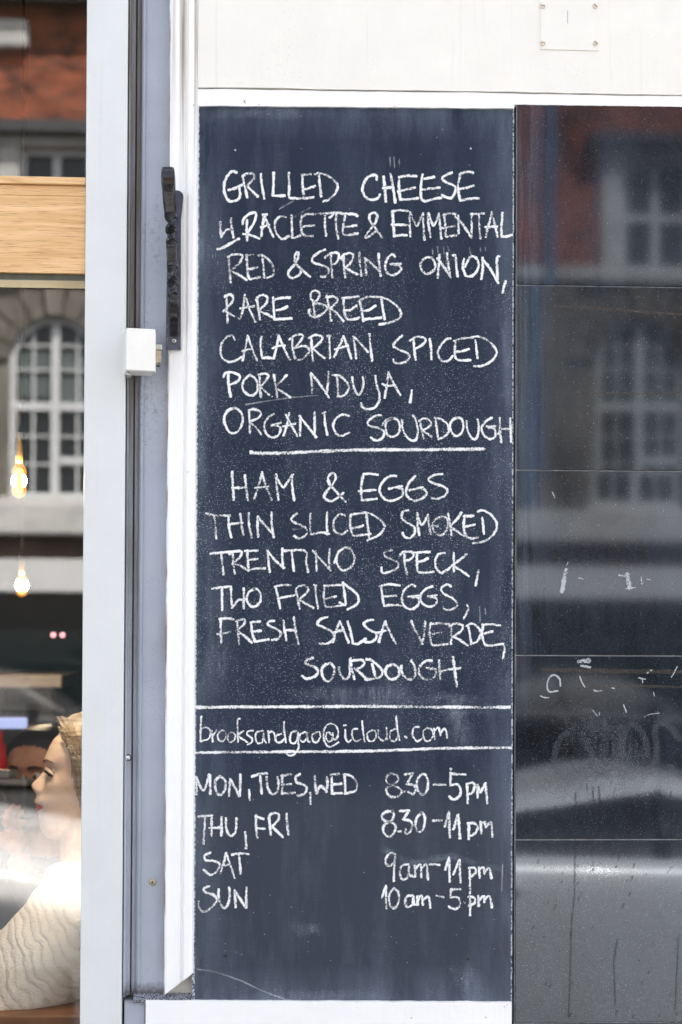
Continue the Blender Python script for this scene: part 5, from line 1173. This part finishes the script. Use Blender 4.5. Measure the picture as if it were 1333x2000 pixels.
V, E, Rr = chain([
    [(wp(.13, .02, -.60), (.15, .13)), (wp(.135, .02, -.45), (.14, .115)), (wp(.14, .02, -.28), (.15, .12)), (wp(.14, .02, -.15), (.10, .13)), (wp(.118, .01, -.075), .062), (wp(.104, 0, 0), .056), (wp(.108, 0, .06), .05)],
    [3, (wp(.13, -.16, -.12), .055), (wp(.05, -.21, -.20), .05), (wp(-.03, -.24, -.30), .046), (wp(-.10, -.25, -.38), .044), (wp(-.20, -.25, -.39), .038), (wp(-.31, -.24, -.38), .028), (wp(-.36, -.225, -.375), .024)],
    [3, (wp(.14, .19, -.145), .055), (wp(.13, .25, -.30), .048), (wp(.09, .25, -.44), .042), (wp(-.06, .2, -.46), .036), (wp(-.17, .14, -.455), .025)],
    [0, (wp(.05, -.10, -.62), .085), (wp(-.30, -.11, -.62), .068), (wp(-.36, -.11, -.70), .06), (wp(-.35, -.11, -1.0), .045), (wp(-.40, -.11, hz*0-1.06), .03)],
    [0, (wp(.05, .12, -.62), .085), (wp(-.28, .13, -.62), .068), (wp(-.34, .13, -.70), .06), (wp(-.33, .13, -1.0), .045), (wp(-.38, .13, -1.06), .03)]])
trunk = skin_mesh(V, E, Rr, 2)
def hand_mesh(base, dirv, upv, curl=.5, sc=1.0, side=1):
    """palm, four bent fingers of unequal length and a thumb leaving the side of the palm"""
    d_ = Vector(dirv).normalized(); u_ = Vector(upv); u_ = (u_-d_*u_.dot(d_)).normalized(); s_ = d_.cross(u_)*side
    b_ = Vector(base); out = []
    out.append(skin_mesh(*chain([[(b_, (.024*sc, .016*sc)), (b_+d_*.035*sc, (.036*sc, .015*sc)), (b_+d_*.075*sc, (.040*sc, .013*sc))]]), 2))
    for i, L_ in enumerate((.070, .080, .074, .058)):
        r0 = b_+d_*.070*sc+s_*(i-1.5)*.0195*sc; a1 = curl*.55; a2 = curl*1.3; a3 = curl*1.9
        p1 = r0+(d_*math.cos(a1)-u_*math.sin(a1))*L_*.5*sc; p2 = p1+(d_*math.cos(a2)-u_*math.sin(a2))*L_*.32*sc; p3 = p2+(d_*math.cos(a3)-u_*math.sin(a3))*L_*.22*sc
        out.append(skin_mesh(*chain([[(r0-d_*.015*sc, .0085*sc), (r0, .009*sc), (p1, .0085*sc), (p2, .0078*sc), (p3, .006*sc)]]), 2))
    t0 = b_+d_*.022*sc-s_*.026*sc; t1 = t0+(d_*.6-s_*.75-u_*.2).normalized()*.035*sc; t2 = t1+(d_*.85-s_*.3-u_*.35).normalized()*.032*sc
    out.append(skin_mesh(*chain([[(t0+s_*.012*sc, .012*sc), (t0, .0125*sc), (t1, .0105*sc), (t2, .0075*sc)]]), 2)); return out
parts_ = [trunk, head_mesh(wframe)]
parts_ += hand_mesh(wp(-.365, -.224, -.375), (-1, .25, .05), (0, 0, 1), .45, 1, 1)+hand_mesh(wp(-.175, .138, -.455), (-1, -.35, .05), (0, 0, 1), .5, 1, -1)
bme = remesh(parts_, .0028, 3)
body = link('body', bme, [M_skin, M_lips], person, True)
inv = [0]
def to_head(p):
    d_ = (p-Vector((ht.x, WY, hz)))/HS*1000; return d_.dot(fdir), d_.dot(ldir), d_.z
for pl_ in bme.polygons:
    F, L_, z = to_head(pl_.center)
    if F > -36 and abs(L_) < 27 and 48 < z < 76:
        t_ = abs(L_)/25
        up_lim = 72.5-1.2*G(L_, 4)-7.5*t_**1.6; lo_lim = 51+9.5*t_**1.5
        if lo_lim < z < up_lim: pl_.material_index = 1
# eyes, lashes, brows
for sd in (-1, 1):
    e = link('eye', ellipsoid(wframe, (-42.5, sd*30, 128.5), (11, 11.5, 11.5)), M_eye, person, True)
    link('iris', ellipsoid(wframe, (-33.6, sd*30, 128), (4.2, 7.5, 7.0)), M_iris, e, True)
    def strip(pts, r): 
        return skin_mesh(*chain([[(wframe(*p), r_) for p, r_ in zip(pts, r)]]), 1)
    lid = strip([(-33, sd*15, 127), (-28.5, sd*23, 134), (-29.5, sd*33, 135.5), (-36, sd*43, 130), (-41, sd*48, 125)], [.0022, .0036, .0038, .0032, .0018]); link('eyelid', lid, M_skin, person, True)
    lsh = strip([(-29.5, sd*20, 129.5), (-25.5, sd*26, 131.5), (-27.5, sd*36, 131), (-36, sd*46, 126), (-40, sd*52, 123)], [.0018, .0026, .0032, .0032, .0016]); link('eyelash', lsh, M_lash, person, True)
    brw = strip([(-24.5, sd*13, 147), (-24, sd*22, 151), (-29, sd*36, 153.5), (-40, sd*50, 149)], [.0016, .0024, .0022, .0010]); link('eyebrow', brw, M_brow, person, True)
# hair: combed back from the hairline, with loose strands at the temple and nape
def hair_cap(frame, line, thick, n=90, m=80):
    """line(z, side angle) -> True where hair covers"""
    bm = bmesh.new(); rows = []
    for j in range(m+1):
        z = 20+216*j/m; row = []
        for i in range(n):
            th = 2*math.pi*i/n; F, L_, _z = head_pt(z, th)
            d_ = Vector((F+108, L_, (z-125)*.9)).normalized(); lump = 1+.18*mnoise.noise(Vector((F*.03, L_*.03, z*.02)))+.07*mnoise.noise(Vector((th*14, z*.03, 3)))
            tk = thick*lump*min(1.0, max(0.05, line(F, L_, z)/14.0))
            row.append((bm.verts.new(frame(F+d_.x*tk, L_+d_.y*tk, z+d_.z*tk)), line(F, L_, z) > 0))
        rows.append(row)
    for r0, r1 in zip(rows, rows[1:]):
        for i in range(n):
            q = (r0[i], r0[(i+1) % n], r1[(i+1) % n], r1[i])
            if all(t_[1] for t_ in q): bm.faces.new([t_[0] for t_ in q])
    top = [t_[0] for t_ in rows[-1]]
    try: bm.faces.new(top)
    except ValueError: pass
    for v in [v for v in bm.verts if not v.link_faces]: bm.verts.remove(v)
    return bm
HL = [(0, -150), (20, -118), (50, -100), (80, -93), (110, -88), (140, -82), (165, -76), (185, -66), (200, -56), (236, -50)]   # hairline: forward limit at each height
hb_ = hair_cap(wframe, lambda F, L_, z: tabv(HL, z)-F, 15)
hair = obj('hair', hb_, M_hairw, person, True)
so = hair.modifiers.new('s', 'SOLIDIFY'); so.thickness = .004; so.offset = -1
rw = random.Random(3); meshes = []
bm = bmesh.new()
for i in range(420):                                        # wavy locks along the side and down to the collar
    z0 = rw.uniform(135, 234); f0 = tabv(HL, z0)-rw.uniform(0, 14); sd = -1 if i % 4 == 3 else 1
    pts_ = []
    Ln = rw.uniform(.5, 1); rw0 = rw.uniform(8, 19); ofs = rw.uniform(-14, 18); zend = rw.uniform(15, 70)
    for j in range(9):
        t_ = j/8; F = f0-(50+ofs)*t_*Ln-5*math.sin(t_*4.5+ofs*.2); z = z0+1.5*math.sin(t_*2)-(z0-zend)*t_**1.5*Ln
        z = max(15, z); wd = tabv(WID, z); c_ = max(-1, min(1, (F+108)/85)); s_ = math.sqrt(max(.05, 1-c_*c_))
        pts_.append((wframe(F, sd*(wd*s_+rw0+3*math.sin(i*.31+t_*5)), z+8*math.sin(t_*3.1)), (.0016*(1-.6*t_)+.0005)*rw.uniform(.6, 1.3)))
    for (a, ra), (b, rb_) in zip(pts_, pts_[1:]): cyl(bm, a, b, ra, rb_, 4, False)
obj('loose_locks', bm, M_hairw, hair, True, recalc=False)
# jumper: thick cable knit over trunk and arms
V, E, Rr = chain([
    [(wp(.10, .0, -.585), (.205, .18)), (wp(.115, .0, -.45), (.20, .17)), (wp(.125, .0, -.30), (.19, .165)), (wp(.135, .01, -.15), (.135, .165)), (wp(.120, .01, -.058), (.086, .088))],
    [3, (wp(.125, -.165, -.105), .100), (wp(.05, -.215, -.195), .108), (wp(-.03, -.245, -.30), .104), (wp(-.10, -.25, -.37), .092), (wp(-.20, -.25, -.385), .070), (wp(-.33, -.235, -.378), .050)],
    [3, (wp(.14, .20, -.155), .078), (wp(.13, .255, -.31), .072), (wp(.09, .255, -.43), .066), (wp(-.05, .205, -.455), .058), (wp(-.15, .15, -.453), .044)]])
jm = remesh([skin_mesh(V, E, Rr, 2)], .006, 4)
k = NT('cable_knit'); c = k.co(); X, Y, Z_ = k.xyz(c)
wv = k.noise(c, 7, 3); u_ = k.math('ADD', k.math('MULTIPLY', X, 1.0), k.math('MULTIPLY', Z_, .62)); u_ = k.math('ADD', u_, k.math('MULTIPLY', wv, .11))
v_ = k.math('ADD', k.math('MULTIPLY', Z_, 1.0), k.math('MULTIPLY', X, -.62))
cab_ = k.math('ABSOLUTE', k.math('SINE', k.math('ADD', k.math('MULTIPLY', u_, 150), k.math('MULTIPLY', k.math('SINE', k.math('ADD', k.math('MULTIPLY', v_, 95), k.math('MULTIPLY', wv, 9))), .42))))
st2 = k.voro(k.map(c, (230, 230, 300)), 1.0)[0]
hh = k.math('ADD', k.math('MULTIPLY', cab_, 1.4), k.math('MULTIPLY', k.math('SUBTRACT', 1.0, st2), .8))
M_knit = k.done(k.bsdf(k.mix(k.mr(k.math('ADD', k.math('MULTIPLY', cab_, .6), k.math('MULTIPLY', k.math('SUBTRACT', 1.0, st2), .5)), .15, .7), (.76, .745, .70), (.90, .89, .86)), .9, k.bump(hh, .7, .0028), Sheen_Weight=.4))
_nm = [v.normal.copy() for v in jm.vertices]
for v, n_ in zip(jm.vertices, _nm):
    v.co += n_*(.010*mnoise.noise(v.co*9)+.006*mnoise.noise(Vector((v.co.x*26+v.co.z*16, v.co.y*10, v.co.z*10))))
jump = link('jumper', jm, M_knit, person, True)
V, E, Rr = chain([[(wp(.13, .02, -.62), (.165, .14)), (wp(.13, .02, -.56), (.165, .14))],
    [0, (wp(.05, -.10, -.625), .10), (wp(-.30, -.11, -.625), .082), (wp(-.365, -.11, -.70), .074), (wp(-.355, -.11, -.98), .058)],
    [0, (wp(.05, .12, -.625), .10), (wp(-.28, .13, -.625), .082), (wp(-.345, .13, -.70), .074), (wp(-.335, .13, -.98), .058)]])
link('trousers', skin_mesh(V, E, Rr, 2), plain('denim', (.05, .07, .12), .8, .3, 200), person, True)
stl = thing('bar_stool', 'dark stool under the seated woman behind the counter', 'stool', (ht.x+.12, WY, .22))
bm = bmesh.new(); cyl(bm, wp(.12, .02, -.74), wp(.12, .02, -.785), .17, n=28); obj('seat', bm, M_darkwood, stl)
for sx, sy in ((-1, -1), (-1, 1), (1, -1), (1, 1)):
    bm = bmesh.new(); q = Vector(wp(.12+sx*.11, .02+sy*.11, -.785)); cyl(bm, q, (q.x+sx*.03, q.y+sy*.03, .22), .014, n=10); obj('leg', bm, M_dark, stl)

# ---- man behind her, holding a camera up to his face
MY = 1.25
mc = P(62, 1590, MY); md = Vector((-.42, -.91, 0)).normalized(); ml = Vector((0, 0, 1)).cross(md)
mo = Vector((P(78, 1600, MY).x, MY, P(78, 1618, MY).z))+md*.10
mframe = lambda F, L_, z, sc=1.0: mo+md*F*.00100+ml*L_*.00100+Vector((0, 0, z*.00100))
man = thing('person', 'dark haired man behind the woman, holding a black camera in front of his face', 'person', (mo.x, MY, .22))
mp = lambda f, l, z: tuple(mo+md*f+ml*l+Vector((0, 0, z)))
V, E, Rr = chain([
    [(mp(-.13, 0, -.66), (.16, .13)), (mp(-.13, 0, -.45), (.15, .12)), (mp(-.12, 0, -.25), (.17, .12)), (mp(-.12, 0, -.12), (.12, .08)), (mp(-.11, 0, -.03), .058), (mp(-.11, 0, .05), .056)],
    [2, (mp(-.10, .2, -.15), .055), (mp(.02, .27, -.36), .046), (mp(.14, .16, -.14), .036), (mp(.17, .10, -.02), .027)],
    [2, (mp(-.10, -.2, -.15), .055), (mp(.02, -.27, -.36), .046), (mp(.13, -.17, -.12), .036), (mp(.14, -.125, .02), .027)],
    [0, (mp(.02, .11, -.68), .085), (mp(.30, .13, -.68), .066), (mp(.33, .13, -1.0), .045)], [0, (mp(.02, -.11, -.68), .085), (mp(.30, -.13, -.68), .066), (mp(.33, -.13, -1.0), .045)]])
mm = [skin_mesh(V, E, Rr, 2), head_mesh(mframe)]
camc = Vector(mp(.045, 0, .085))
mm += hand_mesh(mp(.17, .10, -.02), tuple(Vector(mp(.09, .03, .05))-Vector(mp(.17, .10, -.02))), tuple(-ml), .55, 1, 1)
mm += hand_mesh(mp(.14, -.125, .02), tuple(Vector((0, 0, .9))+ml*.25-md*.2), tuple(-ml+md*.3), .30, 1, -1)
bme2 = remesh(mm, .004, 3); link('body', bme2, M_skin2, man, True)
hb_ = hair_cap(mframe, lambda F, L_, z: (tabv([(0, -150), (60, -125), (120, -112), (150, -92), (175, -62), (190, -50), (236, -45)], z)-F), 12)
mh = obj('hair', hb_, M_hairm, man, True)
for sd in (-1, 1):
    link('eyebrow', skin_mesh(*chain([[(mframe(-22, sd*12, 148), .003), (mframe(-24, sd*28, 152), .0035), (mframe(-36, sd*46, 148), .002)]]), 1), M_hairm, man, True)
    e = link('eye', ellipsoid(mframe, (-40, sd*30, 128), (11, 11.5, 10)), M_eye, man, True); link('iris', ellipsoid(mframe, (-31.5, sd*29, 128), (3.4, 5.6, 5.8)), M_iris, e, True)
bm = bmesh.new(); bm.from_mesh(bme2); wr = [Vector(mp(.17, .10, -.02)), Vector(mp(.14, -.125, .02))]
for v in bm.verts: v.co += v.normal*.016
bmesh.ops.delete(bm, geom=[f for f in bm.faces if (f.calc_center_median()-mo).z > -.075+.03*mnoise.noise(f.calc_center_median()*9) and min((f.calc_center_median()-w_).length for w_ in wr) > .26 or (f.calc_center_median()-mo).z < -.72 or min((f.calc_center_median()-w_).length for w_ in wr) < .06 or ((f.calc_center_median()-mo).z > -.06)], context='FACES')
obj('jacket', bm, plain('dark_jacket', (.02, .021, .026), .8, .3, 120), man, True, recalc=False)
V, E, Rr = chain([[(mp(-.13, 0, -.68), (.18, .15)), (mp(-.13, 0, -.62), (.18, .15))], [0, (mp(.02, .11, -.69), .098), (mp(.30, .13, -.69), .08), (mp(.335, .13, -.98), .056)], [0, (mp(.02, -.11, -.69), .098), (mp(.30, -.13, -.69), .08), (mp(.335, -.13, -.98), .056)]])
link('trousers', skin_mesh(V, E, Rr, 2), plain('dark_cloth', (.03, .03, .035), .8), man, True)
# the camera in his hands
ck = thing('camera', 'black camera held up to the face of the dark haired man', 'camera', camc)
Mc = Matrix(((ml.x, md.x, 0, camc.x), (ml.y, md.y, 0, camc.y), (0, 0, 1, camc.z), (0, 0, 0, 1)))
def cb(name, bm, mat): bm.transform(Mc); return obj(name, bm, mat, ck)
M_cam = plain('camera_leather', (.012, .012, .013), .5, .3, 300); M_cams = plain('camera_top_plate', (.26, .27, .29), .3, .1, 40)
cb('camera_body', B(-.068, .068, -.024, .024, -.045, .030, .006), M_cam)
cb('top_plate', B(-.067, .067, -.022, .022, .030, .045, .005), M_cams); cb('viewfinder', B(-.022, .022, -.020, .026, .045, .064, .006), M_cams)
bm = bmesh.new(); lathe(bm, [(.034, .024), (.034, .05), (.031, .052), (.031, .085), (.028, .088), (.022, .080)], (0, 0, -.008), 28, 'Y'); lens = cb('lens', bm, M_cam)
bm = bmesh.new(); cyl(bm, (.048, 0, .045), (.048, 0, .051), .007, n=14); cb('shutter_button', bm, M_metal)
# second stool for him
st2_ = thing('bar_stool', 'dark stool under the man with the camera', 'stool', (mo.x, MY, .22)); bm = bmesh.new(); cyl(bm, mp(-.13, 0, -.80), mp(-.13, 0, -.84), .17, n=28); obj('seat', bm, M_darkwood, st2_)
for sx, sy in ((-1, -1), (-1, 1), (1, -1), (1, 1)):
    q = Vector(mp(-.13+sx*.11, sy*.11, -.84)); bm = bmesh.new(); cyl(bm, q, (q.x, q.y, .22), .014, n=10); obj('leg', bm, M_dark, st2_)
